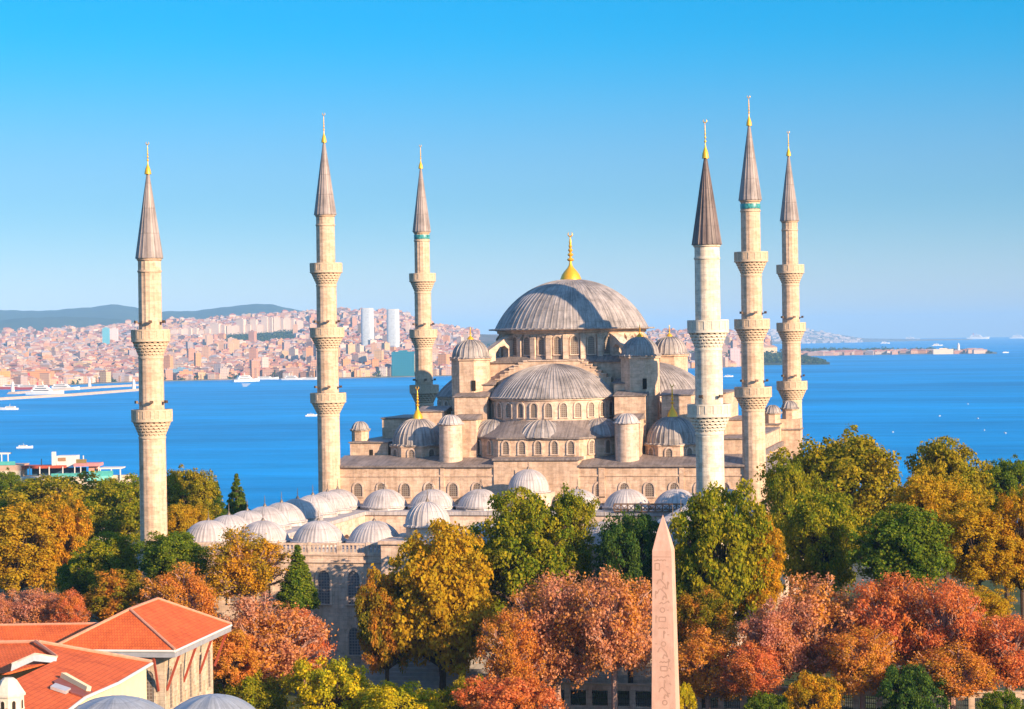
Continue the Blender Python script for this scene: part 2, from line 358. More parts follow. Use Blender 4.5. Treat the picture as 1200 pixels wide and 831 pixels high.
# --- four great semi-domes with their exedrae, windowed drums and stepped arches
def rotT(k, dx=0):
    c, s_ = [(1, 0), (0, 1), (-1, 0), (0, -1)][k]
    def T(p):
        x, y = p[0]+dx, p[1]-27; return (c*x-s_*y, 27+s_*x+c*y, p[2])
    return T
def semi(k, dx):
    T = rotT(k, dx); Tn = rotT(k); o0 = Vector((0, 27, 0))
    def nrm(a): v = Vector(T((math.cos(a), math.sin(a), 0)))-Vector(T((0, 0, 0))); return (v.x, v.y)
    poly = [(-11.6, 14), (-11.6, 7.4), (-6.2, 2.5), (6.2, 2.5), (11.6, 7.4), (11.6, 14)]
    mb = MB(); mb.T = T; mb.prism(poly, 14.3, 18.05)
    w = obj('exedra_wall', mb, ST, mosq)
    mb = MB(); mb.T = T
    big = [(-12, 14), (-12, 7.25), (-6.35, 2.1), (6.35, 2.1), (12, 7.25), (12, 14)]
    mb.prism(big, 18.05, 18.3, 0)
    n = 40; inner = []; outer = []
    for i in range(n+1):
        a = PI+PI*i/n; dxx, dyy = math.cos(a), math.sin(a); inner.append((10.*dxx, 15+10.*dyy, 20.7))
        best = None
        for (ax, ay), (bx, by) in zip(big, big[1:]):
            ex, ey = bx-ax, by-ay; den = dxx*ey-dyy*ex
            if abs(den) < 1e-9: continue
            t = (ax*ey-(ay-15)*ex)/den; u = (ax*dyy-(ay-15)*dxx)/den
            if t > 0 and -1e-6 <= u <= 1+1e-6: best = t if best is None else min(best, t)
        best = best or 12; outer.append((best*dxx, 15+best*dyy, 18.31))
    V = outer+inner; mb.add(V, [(i, i+1, n+2+i, n+1+i) for i in range(n)])
    obj('exedra_roof', mb, LDR, mosq, 25)
    for ex, ey, er, rise in ((0, 6.6, 4.75, 2.6), (-8.0, 9.2, 4.4, 2.5), (8.0, 9.2, 4.4, 2.5)):
        mb = MB(); mb.T = T; mb.dome(ex, ey, er, 18.45, rise, 26, 0, rib=.09, flange=.1); obj('exedra_dome', mb, LD, mosq, 35)
    mb = MB(); mb.T = T
    mb.lathe(0, 15, [(10, 18.3), (10, 23.6), (10.25, 23.75), (10.25, 24.0)], 48, 0, PI, 2*PI)
    dr = obj('semi_dome_drum', mb, STP, mosq, 30)
    if k != 2:
        for i in range(14):
            a = PI+PI*(i+.5)/14; q = T((10*math.cos(a), 15+10*math.sin(a), 21.15)); nn = nrm(a)
            if nn[0]*(CAM[0]-q[0])+nn[1]*(CAM[1]-q[1]) > 10: window(dr, q, nn, 1.0, 2.1, STP)
        for xx in (-5, -2.5, 0, 2.5, 5):
            q = T((xx, 2.5, 15.75)); nn = nrm(-PI/2)
            if nn[0]*(CAM[0]-q[0])+nn[1]*(CAM[1]-q[1]) > 10: window(w, q, nn, .95, 1.9, STP)
        for sx in (-1, 1):
            for f in (.3, .7):
                q = T((sx*(6.2+5.4*f), 2.5+4.9*f, 15.75)); nn = nrm(-PI/2+sx*.83)
                if nn[0]*(CAM[0]-q[0])+nn[1]*(CAM[1]-q[1]) > 10: window(w, q, nn, .95, 1.9, STP)
    mb = MB(); mb.T = T; mb.dome(0, 15, 10.2, 24.25, 5.0, 48, 0, PI, 2*PI, .07, 16, .3); obj('semi_dome', mb, LD, mosq, 35)
    mb = MB(); mb.T = T
    for i in range(10):
        if i == 0: xs = [(-3.9, 3.9)]; zt = 29.75
        else:
            a = 3.9+(i-1)*.75; zt = 24.25-7.9+math.sqrt(166.4-min(10.2, a+.2)**2)+1.15-.03*i; xs = [(-a-.75, -a), (a, a+.75)]
        for a, b in xs:
            mb.box(a, b, 14.25, 15.55, 23.5, zt-.12, 0); mb.box(a-.06, b+.06, 14.1, 15.57, zt-.12, zt+.06, 1)
    obj('stepped_arch', mb, [ST, STP], mosq)
for k in range(4): semi(k, CX0 if k == 0 else 0)
# --- cube under the main dome and its skirt
mb = MB(); mb.box(-12.3, 12.3, 15.6, 38.6, 14.5, 29.35); obj('dome_base', mb, ST, mosq)
mb = MB(); mb.box(-12.6, 12.6, 15.3, 38.9, 29.35, 29.6); n = 48; sq = []
for i in range(n):
    a = 2*PI*i/n; t = 12.55/max(abs(math.cos(a)), abs(math.sin(a))); sq.append((t*math.cos(a), 27+min(11.9, max(-11.7, t*math.sin(a))), 29.61))
ci = [(11.75*math.cos(2*PI*i/n), 27+11.75*math.sin(2*PI*i/n), 30.5) for i in range(n)]
mb.add(sq+ci, [(i, (i+1) % n, n+(i+1) % n, n+i) for i in range(n)])
obj('base_roof', mb, LDR, mosq, 25)
mb = MB(); mb.lathe(0, 27, [(11.7, 29.6), (11.7, 33.9), (12.0, 34.05), (12.0, 34.35), (12.9, 34.6)], 84, 0)
for i in range(28):
    a = 2*PI*(i+.5)/28; c, s_ = math.cos(a), math.sin(a)
    mb.T = lambda p, c=c, s_=s_: (c*p[0]-s_*p[1], 27+s_*p[0]+c*p[1], p[2])
    mb.box(11.4, 12.25, -.42, .42, 29.9, 33.2); mb.add([(11.5, -.42, 33.2), (12.25, -.42, 33.2), (12.25, .42, 33.2), (11.5, .42, 33.2), (11.6, -.42, 33.95), (11.6, .42, 33.95)], [(0, 1, 4), (2, 3, 5), (1, 2, 5, 4)])
mb.T = None
drum = obj('drum', mb, STP, mosq, 30)
for i in range(28):
    a = 2*PI*i/28; q = (11.7*math.cos(a), 27+11.7*math.sin(a), 30.6)
    if math.cos(a)*(CAM[0]-q[0])+math.sin(a)*(CAM[1]-q[1]) > 5: window(drum, q, (math.cos(a), math.sin(a)), 1.05, 2.75, STP)
for sx in (-1, 1):          # flying buttresses from the drum to the weight towers
    for sy in (-1, 1):
        a = math.atan2(sy, sx); c, s_ = math.cos(a), math.sin(a); mb = MB()
        mb.T = lambda p, c=c, s_=s_: (c*p[0]-s_*p[1], 27+s_*p[0]+c*p[1], p[2])
        for x0, x1, zb0, zb1, zt0, zt1 in ((11.6, 12.6, 29.6, 29.6, 33.9, 33.5), (12.6, 13.3, 31.6, 32.1, 33.5, 33.2), (13.3, 14.2, 32.1, 31.9, 33.2, 32.6), (14.2, 15, 31.9, 30.9, 32.6, 32.1), (15, 16.2, 29.6, 29.6, 32.1, 31.4)):
            v = [(x0, -.8, zb0), (x1, -.8, zb1), (x1, -.8, zt1), (x0, -.8, zt0), (x0, .8, zb0), (x1, .8, zb1), (x1, .8, zt1), (x0, .8, zt0)]
            mb.add(v, [(0, 1, 2, 3), (5, 4, 7, 6), (0, 4, 5, 1), (3, 2, 6, 7), (1, 5, 6, 2), (4, 0, 3, 7)])
        obj('flying_buttress', mb, STP, mosq)
mb = MB(); mb.dome(0, 27, 12.3, 34.75, 7.9, 72, 0, rib=.055, rings=26, flange=1.0)
md = obj('main_dome', mb, LD, mosq, 35)
finial(md, 0, 27, 42.35, 8.1, 1.75, 24)
# --- octagonal weight towers, buttress blocks, round turrets
for i, (x, y) in enumerate(((-13.6, 13.9), (13.2, 13.9), (13.9, 40.2), (-13.6, 40.2))):
    mb = MB(); mb.ngon(x, y, 3.05, 8, 14.5, 29.9, 0, rot=PI/8); mb.ngon(x, y, 3.3, 8, 29.9, 30.15, 0, rot=PI/8)
    mb.box(x+.8, x+1.4, y-2.95, y-2.7, 25.2, 26.8, 1)
    t = obj('weight_tower', mb, [ST, DARK], mosq)
    mb = MB(); mb.dome(x, y, 2.85, 30.45, 2.75, 22, 0, rib=.1, flange=.4); c = obj('tower_cap', mb, LD, t, 35); finial(c, x, y, 33.05, 2.3, .6, 12, False)
for a, b, y0, y1, zt in ((-15, -9.9, 8.6, 12.2, 24.3), (10, 14.7, 8.6, 12.2, 24.2), (-14.2, -10.7, 4.9, 8.6, 20.9), (10.6, 14.5, 4.9, 8.6, 20.8), (-13.2, -9.6, 12.2, 14.3, 26), (9.3, 12.7, 12.2, 14.3, 26),
                        (17, 21.5, 10, 14.4, 24.2), (17, 21.5, 39, 43, 24.2), (-21.5, -17, 10, 14.4, 22)):
    mb = MB(); mb.box(a, b, y0, y1, 14.5, zt); mb.add([(a-.2, y0-.2, zt), (b+.2, y0-.2, zt), (b+.2, y1, zt), (a-.2, y1, zt), (a-.2, y0-.2, zt+.15), (b+.2, y0-.2, zt+.15), (b+.1, y1, zt+.8), (a-.1, y1, zt+.8)], [(0, 1, 5, 4), (1, 2, 6, 5), (2, 3, 7, 6), (3, 0, 4, 7), (4, 5, 6, 7)], 1)
    obj('buttress_block', mb, [ST, LDR], mosq)
for x in (-14.3, 12.8):
    mb = MB(); mb.lathe(x, 3.2, [(1.78, 13.9), (1.74, 20.2), (1.95, 20.35), (1.95, 20.5)], 24); t = obj('round_turret', mb, STP, mosq, 35)
    mb = MB(); mb.dome(x, 3.2, 1.75, 20.55, 1.25, 18, 0, rib=.07, flange=.25); obj('turret_cap', mb, LDP, t, 35)
# --- corner domes
for x, y in ((-21, 9), (18.8, 9), (20.5, 45.5), (-20.5, 45.5)):
    mb = MB(); mb.ngon(x, y, 4.3, 8, 14.3, 16.75, 0, rot=PI/8); mb.ngon(x, y, 4.5, 8, 16.75, 16.95, 0, rot=PI/8); t = obj('dome_drum', mb, ST, mosq)
    if y < 20:
        for k in range(8):
            a = PI/4*k; q = (x+3.975*math.cos(a), y+3.975*math.sin(a), 14.75); n_ = (math.cos(a), math.sin(a))
            if n_[1] < -.1 or (abs(n_[1]) < .1 and n_[0] > 0):
                window(t, q, n_, .95, 1.6, STP)
    mb = MB(); mb.dome(x, y, 3.95, 17.15, 3.95, 32, 0, rib=.1, flange=.4); c = obj('corner_dome', mb, LD, mosq, 35); finial(c, x, y, 20.9, 5.3, .85, 14)
# --- side galleries
mb = MB(); mb.box(-31.7, -25.6, 8, 46, 14, 17.3); mb.box(-29.9, -25.3, 20, 34, 17, 20.6); mb.box(-27, -24, 16, 38, 14, 19)
obj('side_gallery', mb, ST, mosq); mb = MB()
mb.box(25.8, 31.2, 8, 46, 14, 17.6); mb.box(23, 25.6, 18.5, 36, 14, 24.2); mb.box(25.6, 28.2, 20, 34, 14, 20); mb.box(21, 23, 17, 37, 14, 22)
mb.box(28.4, 31.3, 46, 50, 14, 18.2); mb.box(31.4, 35, 6, 48, -9, 10.6); mb.box(30.8, 34.5, 48.5, 52.5, -9, 19)
obj('side_gallery', mb, ST, mosq)
for a, b, y0, y1, zt in ((-31.9, -25.5, 7.8, 46.2, 17.3), (-30.1, -25.2, 19.8, 34.2, 20.6), (25.6, 31.4, 7.8, 46.2, 17.6), (22.8, 25.8, 18.3, 36.2, 24.2), (25.58, 28.4, 19.8, 34.2, 20), (28.3, 31.45, 45.8, 50.2, 18.2), (30.6, 34.7, 48.3, 52.7, 17.2)):
    mb = MB(); mb.box(a, b, y0, y1, zt, zt+.22); obj('gallery_roof', mb, LDR, mosq)
mb = MB(); mb.add([(31.4, 5.7, 13.9), (35.4, 5.7, 10.6), (35.4, 48.3, 10.6), (31.4, 48.3, 13.9), (31.4, 5.7, 14.1), (35.4, 5.7, 10.8), (35.4, 48.3, 10.8), (31.4, 48.3, 14.1)], [(0, 1, 5, 4), (1, 2, 6, 5), (2, 3, 7, 6), (4, 5, 6, 7), (3, 2, 1, 0)])
obj('gallery_roof', mb, LDR, mosq)
mb = MB(); mb.box(-28.6, -28, 7.97, 8.2, 14.9, 16.3); obj('doorway', mb, DARK, mosq)
for x, y, z in ((-31.2, 12, 17.5), (30, 47.5, 18.4), (32.6, 50.5, 19.0)):
    mb = MB(); mb.ngon(x, y, 1.35, 8, z-1, z+1.5, 0, rot=PI/8); mb.ngon(x, y, 1.55, 8, z+1.5, z+1.7, 0, rot=PI/8); t = obj('stair_turret', mb, ST, mosq)
    mb = MB(); mb.dome(x, y, 1.35, z+1.9, 1.15, 14, 0, rib=.07, flange=.25); obj('turret_cap', mb, LD, t, 35)
# ------------------------------------------------------------------ arcaded courtyard in front of the hall
ct = thing('courtyard', (0, -33, -8), 'arcaded stone forecourt roofed with rows of small pale domes', 'courtyard')
def arcade(name, p0, p1, nb, z0, z1, thick=.8, zs=2.6):
    p0, p1 = Vector((*p0, 0)), Vector((*p1, 0)); d = (p1-p0).normalized(); nr = Vector((d.y, -d.x, 0)); L = (p1-p0).length; bw = L/nb; hw = bw*.42; mb = MB()
    for b in range(nb):
        u0 = b*bw; us = [0, bw/2-hw]+[bw/2-hw*math.cos(PI*k/10) for k in range(1, 10)]+[bw/2+hw, bw]
        zs_ = [z0, z0]+[zs+hw*1.05*math.sin(PI*k/10) for k in range(1, 10)]+[z0, z0]; zs_[1] = z0
        for i in range(len(us)-1):
            a, c = us[i], us[i+1]
            za, zc = zs_[i], zs_[i+1]
            if i == 1: za = zs
            if i == len(us)-3: zc = zs
            v = []
            for off in (0, thick):
                for u, z in ((a, za), (c, zc), (c, z1), (a, z1)): v.append(p0+d*(u0+u)+nr*off+Vector((0, 0, z)))
            mb.add(v, [(0, 1, 2, 3), (5, 4, 7, 6), (0, 4, 5, 1), (3, 2, 6, 7), (0, 3, 7, 4), (1, 5, 6, 2)])
    return obj(name, mb, STP, ct)
mb = MB(); mb.box(-33, -32, -65, -.2, -9, 7.6); mb.box(32, 33, -65, -.2, -9, 7.6); mb.box(-33, 33, -66, -65, -9, 7.6)
mb.box(-33.2, 33.2, -66.2, -66, 6.5, 6.8); mb.box(-33.15, 33.15, -66.15, -66, 7.35, 7.6); mb.box(-33.2, 33.2, -66.25, -66, -9, -6.4)
obj('outer_wall', mb, STP, ct)
arcade('arcade_wall', (-25, -9), (24.2, -9), 7, 0, 7.9); arcade('arcade_wall', (24.6, -57.6), (-25.4, -57.6), 7, 0, 7.9)
arcade('arcade_wall', (-25, -57), (-25, -9.1), 7, 0, 7.9); arcade('arcade_wall', (24.2, -9.1), (24.2, -57), 7, 0, 7.9)
mb = MB(); mb.box(-33, 33, -10.1, -.05, 7.62, 8.15); mb.box(-33, 33, -66.0, -56.6, 7.62, 8.15); mb.box(-33, -24, -56.6, -10.1, 7.62, 8.15); mb.box(23.2, 33, -56.6, -10.1, 7.62, 8.15)
obj('arcade_roof', mb, LDP, ct)
mb = MB(); mb.box(-32.5, 32.5, -65.5, -.5, -8.9, -.02); struct(obj('courtyard_floor', mb, plain('court_paving', (.42, .36, .30), .8), None))
def small_dome(x, y, r, z, rise, fh=1.2, drum_h=.55, nrib=40):
    mb = MB(); mb.ngon(x, y, r+.35, 8, z-drum_h-.25, z-.2, 0, r1=r+.2, rot=PI/8)
    mb.dome(x, y, r, z, rise, nrib, 0, rib=.014, flange=.28, rings=10); d = obj('arcade_dome', mb, LDP, ct, 35)
    finial(d, x, y, z+rise-.1, fh, .28, 8, False, 'finial', PEW); return d
PEW = plain('pewter', (.22, .17, .13), .5, .4, .5)
for k in range(-4, 5):
    if k == 0:
        mb = MB(); mb.ngon(-.6, -5, 3.9, 8, 8.1, 10.6, 0, rot=PI/8); obj('dome_drum', mb, STP, ct)
        small_dome(-.6, -5, 3.0, 10.9, 3.1, 1.8)
    else: small_dome(-.6+7.3*k, -5, 3.4, 8.7, 2.4, 1.9)
    if k: small_dome(-.75+7.15*k, -61, 3.25, 8.8, 2.35, 1.5)
for k in range(1, 8):
    small_dome(-29.2, -5-7*k, 3.25, 8.85, 2.4, 1.8); small_dome(27.9, -5-7*k, 3.25, 8.85, 2.4, 1.8)
mb = MB(); mb.box(-33, 33, -66.05, -65.8, 7.6, 7.75); mb.box(-33, 33, -66.05, -65.8, 8.6, 8.85)
for k in range(133): mb.box(-33+k*.497-.1, -33+k*.497+.1, -66.02, -65.83, 7.75, 8.6)
for k in range(19): mb.box(-33+k*3.67-.2, -33+k*3.67+.2, -66.1, -65.75, 7.6, 8.95)
obj('balustrade', mb, STP, ct)
mb = MB(); mb.box(13, 23, -10.4, -10.25, 8.15, 8.3, 0); mb.box(13, 23, -10.4, -10.25, 9.2, 9.4, 0)
for k in range(11):
    x = 13+k; mb.box(x-.08, x+.08, -10.4, -10.25, 8.3, 9.2)
    if k < 10:
        for a, b in ((x, x+1), (x+1, x)): mb.tube([(a, -10.33, 8.3), (b, -10.33, 9.2)], [.06, .06], 4)
obj('lattice_railing', mb, plain('brown_iron', (.16, .09, .05), .6), ct)
for k in range(18):
    x = -31.6+3.75*k
    if -6 < x < 4.5: continue
    window(ct, (x, -66, 1.5), (0, -1), 1.5, 3.9, STP, GRILL, .16, .3); window(ct, (x, -66, -4.6), (0, -1), 1.5, 3.2, STP, GRILL, .16, .3, 'lower_window')
mb = MB(); mb.box(-5.2, 3.6, -67.6, -57, -9, 8.9); mb.box(-5.5, 3.9, -67.9, -57, 8.9, 9.3)
mb.ngon(-1, -61.5, 2.75, 12, 9.3, 10.5, 0); mb.ngon(-1, -61.5, 2.95, 12, 10.5, 10.65, 0); gate = obj('gatehouse', mb, STP, ct)
mb = MB(); mb.dome(-1, -61.5, 2.7, 10.8, 2.75, 24, 0, rib=.06, flange=.25, rings=10); d = obj('gate_dome', mb, LDP, gate, 35); finial(d, -1, -61.5, 13.4, 2, .3, 8, False, 'finial', PEW)
window(gate, (-.8, -67.6, -4), (0, -1), 4.2, 8.5, STP, DARK, .35, .6, 'portal')
mb = MB()
for k in range(12): mb.box(-6, 12, -67.6-.55*(k+1), -67.6-.55*k, -9, -2.2-.42*k)
tag(obj('stone_steps', mb, plain('step_stone', (.40, .37, .34), .85), None, origin=(3, -71, -8)), 'broad flight of pale steps climbing to the courtyard gate', 'steps')
# ------------------------------------------------------------------ minarets
def fluted(n, amp): return lambda a, j: -amp*abs(math.sin(n*a/2))**.5*0+amp*math.cos(n*a)
def minaret(x, y, zcone, ztip, zfin, bal, radii, rb, white, label, bands, spire_mat, tile=False):
    st, cv = (STW, STCW) if white else (STM, STC)
    t = thing('minaret', (x, y, -8), label, 'minaret', 'minarets round the mosque')
    mb = MB(); mb.ngon(x, y, radii[0]*1.35, 8, -9, 4.5, 0, rot=PI/8); mb.ngon(x, y, radii[0]*1.33, 8, 4.5, 7.5, 0, r1=radii[0]*1.02, rot=PI/8)
    obj('plinth', mb, st, t)
    zs = [7.4]+[b for b in bal]+[zcone]
    mb = MB(); n = 48
    for i in range(len(zs)-1):
        r0, r1 = radii[i], radii[i]*.975
        mb.lathe(x, y, [(r0, zs[i]-1.5 if i else zs[0]), (r1, zs[i+1])], n, 0, dr=(lambda a, j: .035*math.cos(16*a)) if not white else (lambda a, j: .05*abs(math.cos(8*a))))
    rt = radii[-1]
    mb.lathe(x, y, [(rt, zcone-1.7), (rt+.1, zcone-1.65), (rt+.1, zcone-1.45), (rt, zcone-1.4)], 32); mb.lathe(x, y, [(rt, zcone-.3), (rt+.16, zcone-.15), (rt+.16, zcone)], 32)
    obj('shaft', mb, st, t, 40)
    if tile:
        mb = MB(); mb.lathe(x, y, [(rt+.05, zcone-1.25), (rt+.07, zcone-1.1), (rt+.07, zcone-.55), (rt+.05, zcone-.5)], 32); obj('tile_band', mb, TILE_BLUE, t, 40)
    for bi, zb in enumerate(bal):
        ri = radii[bi]*.975; ro = rb[bi]; hb = 3.25; zf = zb-1.45
        mb = MB()
        # stalactite corbels: five tiers stepping outwards, each with its own ring of little niches
        tiers = 5; zc0 = zb-hb
        mb.lathe(x, y, [(ri, zc0-.35), (ri+.1, zc0-.3), (ri+.1, zc0-.1), (ri, zc0)], 32)
        for k in range(tiers):
            a = ri+(ro-.12-ri)*(k+.15)/tiers; b = ri+(ro-.12-ri)*(k+1)/tiers; za = zc0+(zf-zc0)*k/tiers; zz = zc0+(zf-zc0)*(k+1)/tiers
            mb.lathe(x, y, [(a, za), (a, za+(zz-za)*.35)], 32)
            nn = 20; th = PI/nn*.62
            for i in range(nn):
                c = 2*PI*(i+.5*(k % 2))/nn
                P = lambda r, t_, z: (x+r*math.cos(c+t_), y+r*math.sin(c+t_), z)
                v = [P(a-.05, -th*.25, za), P(a-.05, th*.25, za), P(b, -th, za+(zz-za)*.62), P(b, th, za+(zz-za)*.62), P(b, -th, zz), P(b, th, zz), P(a-.1, -th, zz), P(a-.1, th, zz), P(a-.1, -th, za), P(a-.1, th, za)]
                mb.add(v, [(0, 1, 3, 2), (2, 3, 5, 4), (4, 5, 7, 6), (0, 2, 4, 6, 8), (1, 9, 7, 5, 3)])
            mb.lathe(x, y, [(a, zz-.02), (b+.02, zz-.07), (b+.02, zz), (a, zz+.01)], 40)
        mb.lathe(x, y, [(ri, zf-.05), (ro+.06, zf-.04), (ro+.06, zf+.16), (ri, zf+.17)], 40)
        bo = obj('balcony', mb, cv, t, 30)
        # pierced marble parapet: posts, rails and thin uprights
        mb = MB(); nn = 16
        mb.lathe(x, y, [(ro-.16, zf+.14), (ro+.02, zf+.14), (ro+.02, zf+.36), (ro-.16, zf+.36)], 48); mb.lathe(x, y, [(ro-.2, zb-.2), (ro+.05, zb-.2), (ro+.05, zb), (ro-.2, zb), (ro-.2, zb-.2)], 48)
        for i in range(nn*5):
            c = 2*PI*i/(nn*5); w = .17 if i % 5 == 0 else .085; dpt = .05 if i % 5 == 0 else 0; co, si = math.cos(c), math.sin(c)
            P = lambda r, s_, z: (x+r*co-s_*si, y+r*si+s_*co, z)
            v = [P(r, s_, z) for z in (zf+.3, zb-.15) for r, s_ in ((ro-.15, -w), (ro+dpt, -w), (ro+dpt, w), (ro-.15, w))]
            mb.add(v, [(0, 1, 5, 4), (1, 2, 6, 5), (2, 3, 7, 6), (3, 0, 4, 7)])
        mb.lathe(x, y, [(ro-.11, zf+.85), (ro-.02, zf+.85), (ro-.02, zf+1.0), (ro-.11, zf+1.0)], 48)
        obj('parapet', mb, cv, bo, 30)
        if bi == 0 or (bi == 1 and not white) :
            for c in ((-2.3, -1.2, -.2) if not white else (-1.9, -.75)):
                co, si = math.cos(c), math.sin(c); r0 = radii[bi+1]; q = Vector((x+(r0+.55)*co, y+(r0+.55)*si, zb+.9)); mb = MB()
                mb.tube([(x+r0*.95*co, y+r0*.95*si, zb+.7), tuple(q)], [.07, .07], 5)
                mb.T = lambda p, q=q, co=co, si=si: (q.x+p[0]*co-p[1]*si, q.y+p[0]*si+p[1]*co, q.z+p[2])
                mb.box(-.13, .14, -.22, .22, -.14, .2); mb.T = None
                obj('floodlight', mb, FLOOD, bo)
    mb = MB(); k = 18
    rs = radii[-1]+.28
    pr = [(rs, zcone), (rs, zcone+.15)]+[(rs*(1-f)**1.02*.96+.05, zcone+.15+(ztip-zcone-.15)*f) for f in np.linspace(0, 1, 18)]
    mb.lathe(x, y, pr, 0, 0, rib=.07 if white else .045, nrib=18)
    sp = obj('spire', mb, spire_mat, t, 30)
    finial(sp, x, y, ztip-.9, zfin-ztip+1.0, .42, 12)
    return t
FLOOD = plain('floodlight_metal', (.15, .10, .07), .5, .4, .6)
R3 = [1.68, 1.62, 1.52, 1.4]; B3 = [2.68, 2.55, 2.42]
minaret(-34.05, -67.31, 43.6, 54.8, 57.9, (25.2, 34.95), [1.62, 1.5, 1.38], (2.45, 2.32), False, 'tan two balcony minaret standing alone among trees at the near courtyard corner', 1, LDB)
minaret(34.06, -65.54, 43.65, 54.6, 58.3, (25.2, 34.95), [1.62, 1.57, 1.43], (2.5, 2.36), True, 'whitest and stoutest minaret, with two balconies and a dark brown ribbed spire', 0, LDD)
minaret(-32.53, -.31, 52.4, 64.3, 68.0, (25.4, 35.3, 45.1), R3, B3, False, 'tan three balcony minaret at the end of the hall wall beside the open water', 1, LDB)
minaret(31.91, .8, 52.8, 64.6, 68.2, (25.6, 35.5, 45.3), R3, B3, False, 'minaret with the highest tip and a turquoise tile band, next to the white minaret', 1, LDB, True)
minaret(-32.16, 55.22, 52.3, 64.4, 67.8, (25.3, 35.1, 45.0), [1.62, 1.55, 1.45, 1.33], [2.55, 2.42, 2.3], False, 'minaret whose lower shaft stands in blue shade behind the hall', 1, LDB, True)
minaret(32.77, 53.33, 52.4, 64.3, 67.7, (25.3, 35.2, 45.0), [1.62, 1.55, 1.45, 1.33], [2.55, 2.42, 2.3], False, 'three balcony minaret at the rear corner, with only open sea to one side of it', 1, LDB)
# ------------------------------------------------------------------ obelisk
m = Mat('pink_granite', .75, .3); o_ = m.obj()
g = m.ramp(m.noise(o_, .9, 6, .65), [(.3, (.54, .31, .22)), (.7, (.64, .39, .29))]); s2 = m.ramp(m.noise(o_, 3, 5, .7, (1, 1, .15)), [(.35, (.75,)*3), (.6, (1,)*3)])
GRAN = m.col(m.mix(.5, g, s2, 'MULTIPLY'))
GLY = plain('carved_granite', (.46, .27, .19), .9, .1)
ox, oy = 36.62, -119.3; PLZ = -8
ob = thing('obelisk', (ox, oy, PLZ), 'tall pink granite obelisk with carved bird and zigzag signs, rising in front of the trees', 'obelisk')
c, s_ = math.cos(-.02), math.sin(-.02)
OT = lambda p: (ox+c*p[0]-s_*p[1], oy+s_*p[0]+c*p[1], p[2])
hw0, hw1, zt0, zt1, ztp = 1.15, .88, -3.2, 13.5, 16.75
mb = MB(); mb.T = OT
def hwz(z): return hw0+(hw1-hw0)*(z-zt0)/(zt1-zt0)
mb.add([(a*hw0, b*hw0, zt0) for a, b in ((-1, -1), (1, -1), (1, 1), (-1, 1))]+[(a*hw1, b*hw1, zt1) for a, b in ((-1, -1), (1, -1), (1, 1), (-1, 1))]+[(a*hw1*.52, b*hw1*.52, zt1+1.75) for a, b in ((-1, -1), (1, -1), (1, 1), (-1, 1))]+[(0, 0, ztp)],
       [(0, 1, 5, 4), (1, 2, 6, 5), (2, 3, 7, 6), (3, 0, 4, 7), (4, 5, 9, 8), (5, 6, 10, 9), (6, 7, 11, 10), (7, 4, 8, 11), (8, 9, 12), (9, 10, 12), (10, 11, 12), (11, 8, 12)])
obj('shaft', mb, GRAN, ob)
mb = MB(); mb.T = OT; mb.box(-1.9, 1.9, -1.9, 1.9, -5.2, -3.6); mb.box(-2.4, 2.4, -2.4, 2.4, -6.8, -5.2); mb.box(-3, 3, -3, 3, -8.3, -6.8)
for a in (-1, 1):
    for b in (-1, 1): mb.box(a*.9-.25, a*.9+.25, b*.9-.25, b*.9+.25, -3.6, -3.2)
obj('pedestal', mb, STCW, ob)
def glyph(pts, z, x=0, w=.05):
    mb = MB(); mb.T = OT
    for (a, b), (a2, b2) in zip(pts, pts[1:]):
        f = -hwz(z+max(b, b2))-.012
        q = [(x+a, z+b), (x+a2, z+b2)]; d = math.hypot(a2-a, b2-b) or 1; nx, nz = -(b2-b)/d*w, (a2-a)/d*w
        y0 = [-hwz(zz)-.008 for _, zz in q]
        mb.add([(q[0][0]-nx, y0[0], q[0][1]-nz), (q[1][0]-nx, y0[1], q[1][1]-nz), (q[1][0]+nx, y0[1], q[1][1]+nz), (q[0][0]+nx, y0[0], q[0][1]+nz)], [(0, 1, 2, 3)])
    obj('hieroglyph', mb, GLY, ob)
zig = [(-.45+.15*i, .1*(i % 2)) for i in range(7)]
bird = [(-.4, .1), (-.25, .45), (-.05, .55), (.1, .35), (.35, .1), (.5, -.35), (.2, -.1), (.05, -.45), (.2, -.45)]
ring = [(.22*math.cos(t), .22*math.sin(t)) for t in np.linspace(0, 2*PI, 9)]
snake = [(-.4, 0), (-.2, .15), (0, 0), (.2, .15), (.45, .3), (.5, .1)]
reed = [(0, -.35), (0, .35), (.15, .2), (0, .05)]
stair = [(-.3, -.2), (-.3, .2), (.3, .2), (.3, -.2), (-.3, -.2)]
rw = random.Random(3); z = 12.6
glyph([(-.82, 12.95), (.82, 12.95)], 0, 0, .03); 
seq = [zig, [(-.6, .3), (-.2, .3), (-.2, -.3), (-.6, -.3), (-.6, .3)], reed, bird, bird, snake, ring, stair, zig, reed, ring, bird, zig, stair, snake, reed, bird, ring, zig, stair, bird, snake]
for k, g in enumerate(seq):
    glyph(g, z, rw.uniform(-.12, .12)); 
    if k % 3 != 2: glyph(rw.choice([reed, [(0, 0), (.12, .1), (.2, -.1)], [(-.1, 0), (.1, 0)]]), z, rw.choice([-.62, .5]), .04)
    z -= .55 if g in (zig, snake) else .85
